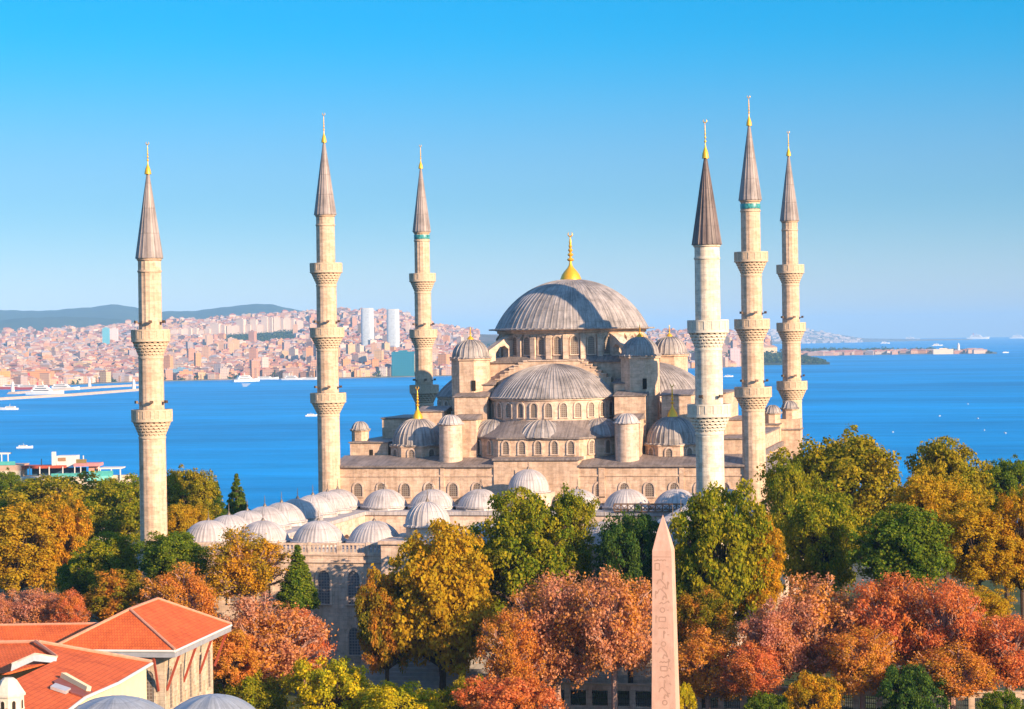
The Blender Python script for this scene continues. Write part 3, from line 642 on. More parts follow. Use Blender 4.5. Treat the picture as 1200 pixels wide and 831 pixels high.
# ------------------------------------------------------------------ precinct wall with grilles
pw = thing('precinct_wall', (45, -82, -8), 'low stone wall with iron grilles between square pillars along the foot of the red trees', 'wall')
mb = MB(); mb.box(10, 125, -82.3, -81.8, -8.5, -7.3); mb.box(10, 125, -82.3, -81.8, -5.6, -5.05)
obj('wall_base', mb, STP, pw)
mb = MB(); mb.box(9.9, 125, -82.45, -81.65, -5.05, -4.85); obj('coping', mb, STC, pw)
for k in range(47):
    x = 10.4+2.42*k; mb = MB(); mb.box(x-.32, x+.32, -82.42, -81.7, -8.5, -5.05); obj('pillar', mb, STP, pw)
IRON = plain('iron', (.05, .04, .04), .5, .4, .5)
for k in range(46):
    x = 10.4+2.42*k; mb = MB()
    for j in range(9): mb.box(x+.4+j*.2-.03, x+.4+j*.2+.03, -82.1, -82.04, -7.3, -5.6)
    for z in (-7.0, -6.45, -5.9): mb.box(x+.32, x+2.1, -82.13, -82.01, z-.03, z+.03)
    obj('grille', mb, IRON, pw)
# ------------------------------------------------------------------ trees
def leaf_mesh(name, pts, nrm, size, rg, zk):
    n = len(pts); up_ = rg.normal(size=(n, 3)); a = np.cross(nrm, up_); a /= np.linalg.norm(a, axis=1)[:, None]+1e-9; b = np.cross(nrm, a)
    s = (size*rg.uniform(.4, 1.55, n))[:, None]
    q = np.stack([pts-a*s*.5, pts-b*s*.42+a*s*.05, pts+a*s*.6, pts+b*s*.42+a*s*.05], 1).reshape(-1, 3); q[:, 2] /= zk
    me = bpy.data.meshes.new(name); me.vertices.add(4*n); me.loops.add(4*n); me.polygons.add(n)
    me.vertices.foreach_set('co', q.astype(np.float32).ravel()); me.loops.foreach_set('vertex_index', np.arange(4*n, dtype=np.int32))
    me.polygons.foreach_set('loop_start', np.arange(0, 4*n, 4, dtype=np.int32)); me.polygons.foreach_set('loop_total', np.full(n, 4, np.int32))
    me.update(); return me
def crown_proto(kind, seed):
    rg = np.random.default_rng(seed); zk = {'round': 1.7, 'tall': 2.4, 'cone': 3.2, 'airy': 1.7, 'bush': 1.2}[kind]
    nl = {'round': 42000, 'tall': 42000, 'cone': 22000, 'airy': 25000, 'bush': 20000}[kind]
    nc = {'round': 330, 'tall': 330, 'cone': 170, 'airy': 200, 'bush': 170}[kind]
    sz = {'round': .045, 'tall': .048, 'cone': .085, 'airy': .043, 'bush': .045}[kind]
    ph = rg.uniform(0, 6.3, 8); cen = []; rad = []
    while len(cen) < nc:
        d = rg.normal(size=3); d /= np.linalg.norm(d)
        if kind == 'cone':
            t = rg.random()**1.5; rr_ = (1-t)**.85*(.72+.28*rg.random()); a = rg.uniform(0, 2*PI)
            cen.append([rr_*.8*math.cos(a), rr_*.8*math.sin(a), zk*(.03+.95*t)]); rad.append(.10+.2*(1-t)); continue
        lump = 1+.11*math.sin(3*math.atan2(d[1], d[0])+ph[0])+.10*math.sin(5*math.atan2(d[1], d[0])+ph[1]+3*d[2])+.12*math.sin(4*d[2]+ph[2]+2*d[0])
        if d[2] < -.9: continue
        r0 = rg.uniform(.36, .93)**.6*lump; d[2] = math.copysign(abs(d[2])**.85, d[2])
        cen.append([d[0]*r0, d[1]*r0, zk*(.5+.47*d[2]*r0/1.0)]); rad.append(rg.uniform(.09, .21))
    cen = np.array(cen); rad = np.array(rad); w = rad**2; idx = rg.choice(nc, nl, p=w/w.sum())
    d = rg.normal(size=(nl, 3)); d /= np.linalg.norm(d, axis=1)[:, None]; d[:, 2] = np.where((d[:, 2] < -.2) & (rg.random(nl) < .6), -d[:, 2]*.6, d[:, 2])
    rr = rad[idx]*(rg.uniform(.25, 1.08, nl)**.6)
    if kind == 'airy': rr *= rg.uniform(.9, 1.75, nl)
    P = cen[idx]+d*rr[:, None]*np.array([1, 1, .85]); P[:, 2] = np.clip(P[:, 2], 0, None)
    if kind != 'cone':
        q = np.quantile(np.hypot(P[:, 0], P[:, 1]), .97); lo_, hi_ = np.quantile(P[:, 2], [.004, .996]); P[:, :2] /= q; cen[:, :2] /= q
        P[:, 2] = (P[:, 2]-lo_)/(hi_-lo_)*zk; cen[:, 2] = np.clip((cen[:, 2]-lo_)/(hi_-lo_), 0, 1)*zk
    axis = np.array([0, 0, zk*.42]); o = P-axis; o /= np.linalg.norm(o, axis=1)[:, None]
    nr = .55*d+.35*o+.55*rg.normal(size=(nl, 3))+np.array([0, 0, .15]); nr /= np.linalg.norm(nr, axis=1)[:, None]
    return leaf_mesh('crown', P, nr, sz, rg, zk), cen/np.array([1, 1, zk])
def trunk_proto(cen, seed, twigs):
    """unit trunk: crown space runs z 0..1 above the bole; the bole hangs from 0 down to -1 (stretched per tree)"""
    rg = random.Random(seed); mb = MB(); mb.tube([(0, 0, -1), (.02, 0, -.3), (0, 0, .1), (.03, .02, .35), (0, 0, .6)], [.11, .085, .07, .045, .015], 7)
    for i, c_ in enumerate(cen):
        if i % 2 and not twigs: continue
        z0 = rg.uniform(-.05, .3)*min(1, .3+c_[2]); p = Vector((c_[0], c_[1], c_[2])); st = Vector((0, 0, z0))
        md_ = st.lerp(p, .5)+Vector((rg.uniform(-.08, .08), rg.uniform(-.08, .08), rg.uniform(.0, .06)))
        p = Vector((p.x*.86, p.y*.86, p.z*.93)); mb.tube([st, md_, p], [.03, (.03 if twigs else .018), (.014 if twigs else .006)], 4)
        if twigs:
            for q in range(4):
                e = p+Vector((rg.gauss(0, .08)+c_[0]*.14, rg.gauss(0, .08)+c_[1]*.14, abs(rg.gauss(.05, .04)))); mb.tube([p-(p-md_)*rg.uniform(0, .4), e], [.013, .006], 3)
    return mb
PROTO = {}
def proto(kind, v):
    if (kind, v) not in PROTO:
        cr, cen = crown_proto(kind, hash_(kind)*10+v); tb = trunk_proto(cen, v+5, kind == 'airy')
        me = bpy.data.meshes.new('trunk'); me.from_pydata([tuple(p) for p in tb.v], [], tb.f); me.materials.append(None); cr.materials.append(None)
        PROTO[(kind, v)] = (cr, me)
    return PROTO[(kind, v)]
def hash_(s): return sum(ord(c)*(i+1) for i, c in enumerate(s)) % 97
def leaf_mat(name, A, B, C, mixp=.5, tr=.5):
    m = bpy.data.materials.new(name); m.use_nodes = True; t = m.node_tree; t.nodes.clear()
    tc = node(t, 'ShaderNodeTexCoord'); oi = node(t, 'ShaderNodeObjectInfo'); va = node(t, 'ShaderNodeVectorMath', operation='ADD'); cm = node(t, 'ShaderNodeCombineXYZ')
    ml = node(t, 'ShaderNodeMath', operation='MULTIPLY'); ml.inputs[1].default_value = 40; t.links.new(oi.outputs['Random'], ml.inputs[0])
    for i in range(3): t.links.new(ml.outputs[0], cm.inputs[i])
    t.links.new(tc.outputs['Object'], va.inputs[0]); t.links.new(cm.outputs[0], va.inputs[1])
    nz = node(t, 'ShaderNodeTexNoise'); nz.inputs['Scale'].default_value = 2.1; nz.inputs['Detail'].default_value = 3; t.links.new(va.outputs[0], nz.inputs['Vector'])
    rp = node(t, 'ShaderNodeValToRGB'); e = rp.color_ramp.elements; e[0].position = mixp-.1; e[0].color = (*A, 1); e[1].position = mixp+.1; e[1].color = (*B, 1); t.links.new(nz.outputs['Fac'], rp.inputs[0])
    ge = node(t, 'ShaderNodeNewGeometry'); r2 = node(t, 'ShaderNodeValToRGB'); e = r2.color_ramp.elements; e[0].position = .62; e[0].color = (0, 0, 0, 1); e[1].position = .95; e[1].color = (.75,)*3+(1,)
    t.links.new(ge.outputs['Random Per Island'], r2.inputs[0])
    mx = node(t, 'ShaderNodeMix', data_type='RGBA'); t.links.new(r2.outputs[0], mx.inputs[0]); t.links.new(rp.outputs[0], mx.inputs[6]); mx.inputs[7].default_value = (*C, 1)
    hv = node(t, 'ShaderNodeHueSaturation'); mr = node(t, 'ShaderNodeMapRange'); mr.inputs[3].default_value = .95; mr.inputs[4].default_value = 1.95
    t.links.new(ge.outputs['Random Per Island'], mr.inputs[0]); t.links.new(mr.outputs[0], hv.inputs['Value']); t.links.new(mx.outputs[2], hv.inputs['Color'])
    df = node(t, 'ShaderNodeBsdfDiffuse'); tl = node(t, 'ShaderNodeBsdfTranslucent'); ms = node(t, 'ShaderNodeMixShader'); ms.inputs[0].default_value = tr; ou = node(t, 'ShaderNodeOutputMaterial')
    for q in (df, tl): t.links.new(hv.outputs[0], q.inputs[0])
    t.links.new(df.outputs[0], ms.inputs[1]); t.links.new(tl.outputs[0], ms.inputs[2]); t.links.new(ms.outputs[0], ou.inputs[0])
    return m
LM = {
 'golden': leaf_mat('golden_leaves', (.36, .225, .012), (.40, .215, .012), (.24, .20, .015)),
 'amber': leaf_mat('amber_leaves', (.42, .20, .012), (.24, .18, .012), (.46, .24, .015)),
 'olive': leaf_mat('olive_leaves', (.16, .165, .010), (.24, .185, .012), (.33, .21, .012)),
 'limegreen': leaf_mat('yellow_green_leaves', (.12, .16, .010), (.21, .19, .010), (.30, .215, .012)),
 'green': leaf_mat('green_leaves', (.065, .115, .012), (.11, .145, .012), (.17, .165, .012)),
 'darkgreen': leaf_mat('dark_green_leaves', (.03, .075, .016), (.055, .095, .015), (.09, .12, .014)),
 'red': leaf_mat('red_leaves', (.47, .12, .042), (.46, .155, .026), (.42, .19, .08)),
 'pink': leaf_mat('pinkish_leaves', (.42, .16, .095), (.45, .18, .05), (.36, .20, .15)),
 'orange': leaf_mat('orange_leaves', (.47, .165, .025), (.42, .21, .022), (.40, .16, .06)),
 'dusty': leaf_mat('dusty_orange_leaves', (.42, .175, .085), (.47, .20, .03), (.40, .20, .13)),
 'mixed': leaf_mat('mixed_leaves', (.13, .13, .010), (.42, .155, .02), (.25, .165, .012)),
 'lemon': leaf_mat('lemon_leaves', (.42, .31, .008), (.25, .25, .012), (.48, .32, .01)),
}
BARK = plain('bark', (.10, .065, .045), .9, .1, var=.5, scale=6); BARKP = plain('pinkish_bark', (.42, .25, .19), .9, .1, var=.4, scale=6)
def tree(label, px, top, hw, bot, Y, pal, kind='round', name='broadleaf_tree', group=None, cat='tree', gz=None):
    T_ = up(px, top, y=Y); B_ = up(px, bot, y=Y); dep = float((T_-CAM)@Wv); rx = hw*dep/F*1.06; g = ground_z(T_[0], Y) if gz is None else gz
    zb = max(g+.2, B_[2]); ch = max(1., T_[2]-zb)*.97
    t = thing(name, (T_[0], Y, g), label, cat, group)
    v = random.randrange(3) if kind in ('round', 'airy') else random.randrange(2); cr, tr_ = proto(kind, v)
    rz = random.uniform(0, 6.28)
    c = bpy.data.objects.new('crown', cr); COL.objects.link(c); c.parent = t; c.location = (0, 0, zb-g); c.scale = (rx, rx, ch); c.rotation_euler.z = rz
    c.material_slots[0].link = 'OBJECT'; c.material_slots[0].material = LM[pal]
    if zb-g > .4 or kind == 'airy':
        # bole stretched to the ground, limbs to the crown: two scales joined in one mesh
        me = tr_.copy(); co = np.empty(len(me.vertices)*3, np.float32); me.vertices.foreach_get('co', co); co = co.reshape(-1, 3)
        co[:, 0] *= rx; co[:, 1] *= rx; low = co[:, 2] < 0; co[:, 2] = np.where(low, co[:, 2]*(zb-g+.3), co[:, 2]*ch)
        thick = max(.2, min(.5, rx*.09))/(.11*rx); co[low, 0] *= thick; co[low, 1] *= thick
        me.vertices.foreach_set('co', co.ravel()); me.update()
        k = bpy.data.objects.new('trunk', me); COL.objects.link(k); k.parent = t; k.location = (0, 0, zb-g); k.rotation_euler.z = rz
        k.material_slots[0].link = 'OBJECT'; k.material_slots[0].material = BARKP if kind == 'airy' else BARK
    return t
TREES = [
 # behind the courtyard, towards the sea
 ('brown olive tree with a flat top just behind the lone minaret', 222, 549, 34, 612, -10, 'olive'),
 ('small yellow tree beside the shaft of the lone minaret', 215, 590, 28, 640, -35, 'golden'),
 ('narrow dark conifer in front of the blue water', 254, 563, 17, 625, -8, 'darkgreen', 'cone', 'conifer_tree'),
 ('pale green conifer with gaps, against the water next to a darker one', 277, 553, 17, 612, 15, 'green', 'cone', 'conifer_tree'),
 ('olive tree in front of the rooftop terraces with a long ragged top', 62, 556, 70, 640, 30, 'olive'),
 ('yellow green tree between the terraces and the lone minaret', 140, 558, 42, 630, 10, 'limegreen'),
 ('dark leafy tree at the picture border under the terraces', 2, 552, 22, 600, 60, 'green'),
 ('bright golden tree at the picture border above the red roof', 20, 590, 52, 690, -35, 'golden', 'tall'),
 ('amber tree with upright plumes beside the golden one above the red roof', 72, 577, 36, 690, -30, 'amber', 'tall'),
 ('green tree with yellow tips below the lone minaret', 128, 624, 38, 690, -64, 'limegreen'),
 ('dense dark green tree at the foot of the lone minaret', 204, 622, 42, 685, -72, 'green'),
 ('small shaded green tree between the plumed amber tree and the orange ones', 95, 650, 30, 700, -62, 'green'),
 ('sparse yellow tree in front of the courtyard balustrade', 288, 618, 46, 698, -75, 'amber', 'airy'),
 ('fresh green conifer with two tops against the courtyard wall', 348, 636, 27, 712, -76, 'green', 'cone', 'conifer_tree'),
 # row above the red roof
 ('pinkish twiggy tree above the rear red roof', 38, 690, 36, 740, -84, 'pink', 'airy'),
 ('small red tree squeezed between the pink twiggy one and the orange one', 80, 692, 22, 740, -86, 'red', 'airy'),
 ('dull red tree at the picture border above the rear roof', -2, 696, 20, 742, -86, 'pink', 'airy'),
 ('orange and green tree behind the hipped roof', 138, 668, 44, 735, -80, 'mixed'),
 ('orange red tree rising behind the roof apex', 208, 661, 42, 735, -83, 'orange', 'airy'),
 ('wide red tree spreading beside the hipped roof corner', 312, 697, 66, 800, -92, 'dusty', 'airy'),
 ('low orange red tree filling the gap beside the red roof eave', 262, 735, 40, 800, -100, 'orange'),
 ('red tree with thin crown next to the gap with the shaded wall', 356, 712, 30, 790, -88, 'red', 'airy'),
 # centre
 ('large golden plane tree with bent trunks before the gate steps', 515, 612, 68, 782, -78, 'golden'),
 ('dark mottled green and orange tree leaning on the large golden one', 452, 668, 34, 785, -80, 'mixed'),
 ('tall yellow green tree touching the portico domes', 612, 573, 58, 712, -72, 'limegreen', 'round'),
 ('narrower yellow green tree half hidden behind the tall one by the portico', 668, 572, 30, 690, -70, 'limegreen', 'tall'),
 ('dark green tree under the right portico domes, behind the obelisk', 736, 600, 37, 700, -73, 'darkgreen'),
 ('big yellow green tree hiding the foot of the white minaret', 842, 566, 56, 740, -74, 'limegreen'),
 ('amber tree merging with the big yellow green one on its sunny side', 888, 600, 30, 720, -73, 'amber', 'tall'),
 ('orange tree with bare twigs on the obelisk\'s shaded side', 652, 672, 54, 796, -86, 'dusty', 'airy'),
 ('rust coloured tree with forked trunk just beside the obelisk shaft', 718, 668, 48, 785, -88, 'dusty', 'airy'),
 ('small orange tree low between the gate steps and the obelisk', 598, 715, 34, 800, -90, 'orange', 'airy'),
 ('low orange tree on the sunny side of the obelisk', 828, 735, 44, 818, -90, 'orange', 'airy'),
 ('olive tree low behind the orange one next to the obelisk', 822, 690, 38, 770, -82, 'mixed'),
 # right
 ('huge olive green tree with a domed top against the sea', 985, 508, 72, 640, -20, 'olive'),
 ('yellow tree in front of the hall side wall', 960, 575, 46, 690, -60, 'limegreen'),
 ('bushy dark green tree amid yellow ones', 1058, 592, 56, 690, -70, 'green'),
 ('golden brown tree with a rounded top standing against the water', 1108, 513, 47, 620, -15, 'olive'),
 ('green tree at the picture border against the water', 1178, 538, 36, 600, -10, 'green'),
 ('low yellow tree between the golden brown tree and the dark green tree', 1090, 555, 45, 640, -45, 'golden'),
 ('yellow tree with loose plumes near the picture border', 1145, 585, 46, 680, -62, 'golden', 'tall'),
 ('amber tree at the picture border behind the red row', 1196, 570, 32, 690, -60, 'amber', 'tall'),
 ('olive tree filling in under the huge olive green one', 925, 540, 30, 640, -30, 'limegreen'),
 ('golden bush top rising out of the red row', 1150, 690, 36, 740, -80, 'golden'),
 ('pinkish red tree with bare twigs over the precinct wall', 955, 675, 58, 790, -86, 'dusty', 'airy'),
 ('pale pink twiggy tree beside the amber and yellow green pair', 905, 700, 40, 790, -90, 'pink', 'airy'),
 ('scarlet tree under the bushy dark green tree', 1045, 672, 48, 780, -87, 'red', 'airy'),
 ('flame red tree with a dark hollow next to the golden bush', 1108, 678, 42, 785, -89, 'red', 'airy'),
 ('deep red tree at the picture border above clipped shrub', 1180, 720, 48, 800, -90, 'red', 'airy'),
 ('orange tree low in the middle of the red row', 1010, 735, 42, 810, -93, 'orange', 'airy'),
 ('low orange tree under the flame red one', 1115, 750, 48, 815, -93, 'orange', 'airy'),
 ('low rust tree before the pale pink twiggy one', 880, 752, 36, 815, -94, 'red', 'airy'),
]
for a in TREES: tree(*a)
SHRUBS = [
 ('rounded olive shrub beside the red roof building', 292, 787, 42, 850, -98, 'limegreen', 'bush'),
 ('lemon yellow bush with upright shoots below the wide red tree', 388, 772, 52, 850, -100, 'lemon', 'bush'),
 ('low yellow green bush in front of the gate steps', 470, 800, 56, 860, -102, 'lemon', 'bush'),
 ('small loose yellow bush between the lemon bush and the scarlet bush', 545, 792, 24, 850, -98, 'olive', 'bush'),
 ('scarlet bush at the lower border in front of the grilles', 596, 793, 56, 860, -101, 'red', 'bush'),
 ('thin yellow green sapling beside the obelisk foot', 800, 800, 14, 850, -100, 'lemon', 'bush'),
 ('clipped dark green shrub ball before the precinct wall', 898, 812, 26, 850, -98, 'green', 'bush'),
 ('yellow brown shrub next to the clipped shrub ball', 952, 790, 32, 850, -97, 'amber', 'bush'),
 ('dark evergreen bush reaching up into the red row', 1068, 778, 38, 850, -97, 'darkgreen', 'bush'),
 ('clipped green shrub ball at the border below the deep red tree', 1172, 810, 28, 850, -98, 'green', 'bush'),
 ('small yellow bush beside the arched wall of the red roof building', 258, 792, 22, 835, -95, 'lemon', 'bush'),
]
for a in SHRUBS: tree(*a, name='shrub', cat='shrub')
#@@MORE@@
# ------------------------------------------------------------------ red roofed building, lead domes and a stone chimney in front
m = Mat('roof_tiles', .8, .2); uv_ = m.uv()
br = m.n('ShaderNodeTexBrick'); m.l(uv_, br.inputs['Vector']); br.inputs['Scale'].default_value = 1; br.inputs['Brick Width'].default_value = .24; br.inputs['Row Height'].default_value = .36
br.inputs['Color1'].default_value = (.66, .135, .035, 1); br.inputs['Color2'].default_value = (.56, .105, .028, 1); br.inputs['Mortar'].default_value = (.36, .065, .02, 1); br.inputs['Mortar Size'].default_value = .03; br.inputs['Mortar Smooth'].default_value = .6
nn_ = m.ramp(m.noise(m.obj(), .45, 6, .7), [(.35, (.66, .6, .58)), (.55, (1,)*3)]); m.bump(br.outputs['Fac'], -.6, .06)
TILES = m.col(m.mix(.75, br.outputs['Color'], nn_, 'MULTIPLY'))
CAP = plain('ridge_tile', (.58, .27, .17), .8, .2, var=.3, scale=4); WHITE = plain('white_paint', (.62, .59, .54), .6, .3, var=.1); YEL = plain('yellow_render', (.72, .62, .38), .85, .2, var=.15)
BRIK = stone('pavilion_stone', (.55, .44, .32), .7, .35); REDW = plain('red_painted_wood', (.36, .07, .04), .6, .3); GUT = plain('grey_gutter', (.33, .33, .35), .5, .4)
def solid(mb, tops, th, mi=0, us=None):
    """a sloping slab under the given top outline"""
    n = len(tops); T_ = [Vector(p) for p in tops]; B_ = [p-Vector((0, 0, th)) for p in T_]
    nr = (T_[1]-T_[0]).cross(T_[2]-T_[0]).normalized()
    if nr.z < 0: T_ = T_[::-1]; B_ = B_[::-1]; nr = -nr
    e = nr.cross(Vector((0, 0, 1))); e = e.normalized() if e.length > 1e-4 else Vector((1, 0, 0)); f = nr.cross(e)
    mb.add(T_, [tuple(range(n))], mi, [[(p.dot(e), p.dot(f)) for p in T_]])
    mb.add(T_+B_, [tuple(range(n, 2*n))[::-1]]+[(i, n+i, n+(i+1) % n, (i+1) % n) for i in range(n)], mi)
def pv(px, py, dep): return Vector(up(px, py, d=dep))
hb = thing('red_roof_house', tuple(pv(160, 770, 185)[:2])+(-8,), 'pale stone house with orange red tiled hip roofs and red wooden struts under its eaves', 'house')
fx = Vector((Wv[0], Wv[1], 0)).normalized(); rx_ = Vector((fx.y, -fx.x, 0))
N_ = pv(205, 762.5, 179); E_ = pv(271, 731, 195); ze = (N_.z+E_.z)/2; N_.z = E_.z = ze
along = (E_-N_); Ld = along.length; along.normalize(); side = Vector((-along.y, along.x, 0)); 
if side.dot(rx_) > 0: side = -side
Wd = 10.8; L_ = N_+side*Wd; LB = E_+side*Wd
rz_ = 2.75; R1 = N_+side*Wd*.5+along*4.6; R2 = N_+side*Wd*.5+along*(Ld-4.2); R1.z = R2.z = ze+rz_
def roof(parent, faces, ridges, capr=.13, eaves=()):
    mb = MB()
    for f in faces: solid(mb, f, .12)
    r = obj('roof', mb, TILES, parent)
    if ridges:
        mb = MB()
        for a, b in ridges: mb.tube([a+Vector((0, 0, .03)), b+Vector((0, 0, .03))], [capr, capr], 6)
        obj('ridge_cap', mb, CAP, r)
    if eaves:
        mb = MB()
        for a, b in eaves:
            mb.tube([a-Vector((0, 0, .1)), b-Vector((0, 0, .1))], [.11, .11], 6, 0)
            mb.add([a-Vector((0, 0, .2)), b-Vector((0, 0, .2)), b-Vector((0, 0, .62)), a-Vector((0, 0, .62))], [(0, 1, 2, 3)], 1)
        obj('eaves', mb, [WHITE, GUT], r)
    return r
roof(hb, [(N_, E_, R2, R1), (L_, N_, R1), (LB, L_, R1, R2), (E_, LB, R2)], [(N_, R1), (L_, R1), (R1, R2), (R2, E_), (R2, LB)], .13, [(L_, N_), (N_, E_), (E_, LB), (LB, L_)])
ins = 1.35; z0 = -8.5
a = N_-side*-ins+along*ins; b = E_+side*ins-along*ins; c = LB-side*ins-along*ins; d = L_-side*ins+along*ins
mb = MB(); mb.prism([(p.x, p.y) for p in (a, b, c, d)], z0, ze-.35); wl = obj('wall', mb, BRIK, hb)
nrm = -side; ww = (b-a).length
for k in range(5):
    q = a+along*(ww*(k+.5)/5); q.z = ze-5.2; window(wl, tuple(q), (nrm.x, nrm.y), .8, 3.2, BRIK, PANE, .1, .18)
for k in range(3):
    q = a+side*(Wd-2*ins)*(k+.5)/3; q.z = ze-5.2; window(wl, tuple(q), (-along.x, -along.y), .8, 3.2, BRIK, PANE, .1, .18)
for k in range(4):
    q = a+along*(ww*(k+.08)/3); mb = MB(); mb.tube([q+nrm*.05+Vector((0, 0, ze-3.6-q.z)), q+nrm*1.2+Vector((0, 0, ze-.55-q.z))], [.12, .12], 4); obj('strut', mb, REDW, hb)
for k in range(2):
    q = a+side*(Wd-2*ins)*(k+.2)/3; mb = MB(); mb.tube([q-along*.05+Vector((0, 0, ze-3.6-q.z)), q-along*1.2+Vector((0, 0, ze-.55-q.z))], [.12, .12], 4); obj('strut', mb, REDW, hb)
for k in range(4):
    q = a+along*(ww*(k+.95)/5); q.z = 0; mb = MB(); 
    P = [q+along*o+nrm*n_ for o, n_ in ((-.16, 0), (.16, 0), (.16, .16), (-.16, .16))]; mb.prism([(p.x, p.y) for p in P], z0, ze-4.4); obj('pilaster', mb, BRIK, hb)
mb = MB(); P = [a-along*.3+nrm*-.2, b+along*.3+nrm*-.2, b+along*.3+nrm*1.3, a-along*.3+nrm*1.3]; mb.prism([(p.x, p.y) for p in P], ze-6.9, ze-6.4); obj('ledge', mb, STP, hb)
# rear wing: long gable running off beyond the picture
q0 = pv(124, 731, 190); q1 = pv(-90, 735, 190); zr = q0.z; q1.z = zr; dd = (q1-q0).normalized(); pp = Vector((-dd.y, dd.x, 0)); 
if pp.dot(fx) > 0: pp = -pp
q0 = q0-dd*3; e0 = q0+pp*7; e1 = q1+pp*7; b0 = q0-pp*7; b1 = q1-pp*7
for p in (e0, e1, b0, b1): p.z = zr-2.9
roof(hb, [(q0, q1, e1, e0), (q0, q1, b1, b0)], [(q0, q1)], .12, [(b0, b1)])
mb = MB(); P = [q0+pp*6.2, q1+pp*6.2, q1-pp*6.2, q0-pp*6.2]; mb.prism([(p.x, p.y) for p in P], z0, zr-3.2); obj('wall', mb, BRIK, hb)
# front wing: taller, hipped, with yellow walls, a roof notch and a skylight
zb_ = 10.2
def pz(px, py, z): return Vector(up(px, py, z=z))
A_ = pz(45, 753.5, 12.0); B2 = pz(178, 777, 10.0); C2 = pz(139, 800, 10.0)
def plane_pt(P0, P1, P2, px, py):
    nn = (P1-P0).cross(P2-P0); r = Vector(ray(px, py)); o = Vector(CAM); return o+r*((P0-o).dot(nn)/r.dot(nn))
def on_right(px, py): return plane_pt(A_, B2, C2, px, py)
G0, G1, G2, H_ = on_right(100, 817), on_right(70, 840), on_right(5, 850), on_right(67, 773)
G3 = on_right(10, 800); A0 = A_-rx_*14
def on_left(px, py): return plane_pt(A_, A0, H_, px, py)
L1, L2 = on_left(12, 788), on_left(-60, 795)
fw = thing('tiled_wing', tuple(pz(60, 800, 9)[:2])+(-8,), 'nearer orange red tiled wing with yellow walls, a skylight and a roof notch', 'building')
roof(fw, [(A_, B2, C2, G0, G1, G2, G3, H_), (A0, A_, H_, L1, L2)], [], .1)
mb = MB()
for s, e in ((A0, A_), (A_, B2)): mb.tube([s+Vector((0, 0, .1)), e+Vector((0, 0, .1))], [.13, .13], 6)
obj('ridge_cap', mb, CAP, fw)
mb = MB()
for s, e in ((B2, C2), (C2, G0), (G0, G1)): mb.tube([s+Vector((0, 0, -.05)), e+Vector((0, 0, -.05))], [.12, .12], 6)
obj('eaves', mb, WHITE, fw)
P = [B2-rx_*.4-fx*.1, C2-rx_*.4+fx*.3, G0-rx_*.35+fx*.25, G1-rx_*.35+fx*.2, G2+fx*.5, A0-rx_*2-fx*8, A0-rx_*2-fx*.4, A_-fx*.4]
n = len(P); mb = MB(); V = [(p.x, p.y, z0) for p in P]+[(p.x, p.y, p.z-.28) for p in P]
mb.add(V, [(i, (i+1) % n, n+(i+1) % n, n+i) for i in range(n)]); obj('wall', mb, YEL, fw)
def on_plane(px, py, up_=.06):
    # point of the front wing's roof plane seen in the given direction
    nn = (A_-C2).cross(B2-C2).normalized()
    return on_right(px, py)+(nn if nn.z > 0 else -nn)*up_
mb = MB(); solid(mb, [on_plane(*p, .22) for p in ((58, 808), (64, 804), (82, 810), (76, 814))], .2); obj('skylight', mb, plain('skylight_glass', (.5, .45, .42), .25, .6), fw)
mb = MB(); solid(mb, [on_plane(*p, .12) for p in ((62, 800), (72, 795), (108, 812), (97, 818), (82, 813), (64, 803))], .12); obj('skylight_frame', mb, plain('brown_flashing', (.24, .07, .05), .7), fw)
mb = MB(); mb.tube([on_plane(73, 796, .25), on_plane(103, 812, .25)], [.3, .25], 4); obj('dormer_cap', mb, YEL, fw)
mb = MB(); t_ = [on_plane(*p, .25) for p in ((13, 782), (40, 770), (66, 774))]
for s, e in ((t_[0], t_[1]), (t_[1], t_[2])): mb.tube([s, e], [.06, .06], 5)
obj('parapet_coping', mb, STP, fw)
mb = MB(); l0 = [on_plane(*p, -.1) for p in ((13, 785), (40, 773), (66, 775.5))]
for i in range(2): mb.add([t_[i], t_[i+1], l0[i+1], l0[i]], [(0, 1, 2, 3)])
obj('parapet', mb, plain('grey_blue_render', (.42, .45, .46), .8), fw)
mb = MB(); mb.tube([on_plane(41, 754, .15), on_plane(66, 772, .15)], [.14, .12], 5); obj('hip_cap', mb, CAP, fw)
# lead domes and chimney of the hamam, mostly below the picture
LDG = lead('blue_grey_lead', (.26, .28, .31), .2, .5)
for (px, py, w, lab) in ((135, 816, 58, 'large grey lead dome before the yellow wall, cut by the lower border'), (249, 814, 44, 'smaller grey lead dome under the arched stone wall, cut by the lower border')):
    q = pv(px, py, 140); r = 4.6 if w > 50 else 3.8; rise = 2.6 if w > 50 else 2.5
    t = thing('lead_dome', (q.x, q.y, -8), lab, 'dome', 'lead domes at the lower border')
    mb = MB(); mb.dome(q.x, q.y, r, q.z-rise, rise, 9, 0, rib=.03, flange=.25); obj('dome', mb, LDG, t, 35)
    mb = MB(); mb.ngon(q.x, q.y, r+.1, 12, -8.5, q.z-rise-.2); obj('drum', mb, STP, t)
q = pv(10, 797, 135); t = thing('stone_chimney', (q.x, q.y, -8), 'cream stone chimney turret with small arched openings and a faceted cap', 'chimney')
mb = MB(); mb.ngon(q.x, q.y, .92, 8, -8.5, q.z-.95, 0, rot=PI/8); mb.ngon(q.x, q.y, 1.02, 8, q.z-.95, q.z-.8, 0, rot=PI/8); s_ = obj('shaft', mb, STCW, t)
for k in range(8):
    an = -PI/2+PI/4*k; window(t, (q.x+.85*math.cos(an), q.y+.85*math.sin(an), q.z-1.75), (math.cos(an), math.sin(an)), .24, .55, STCW, DARK, .04, .05, 'opening')
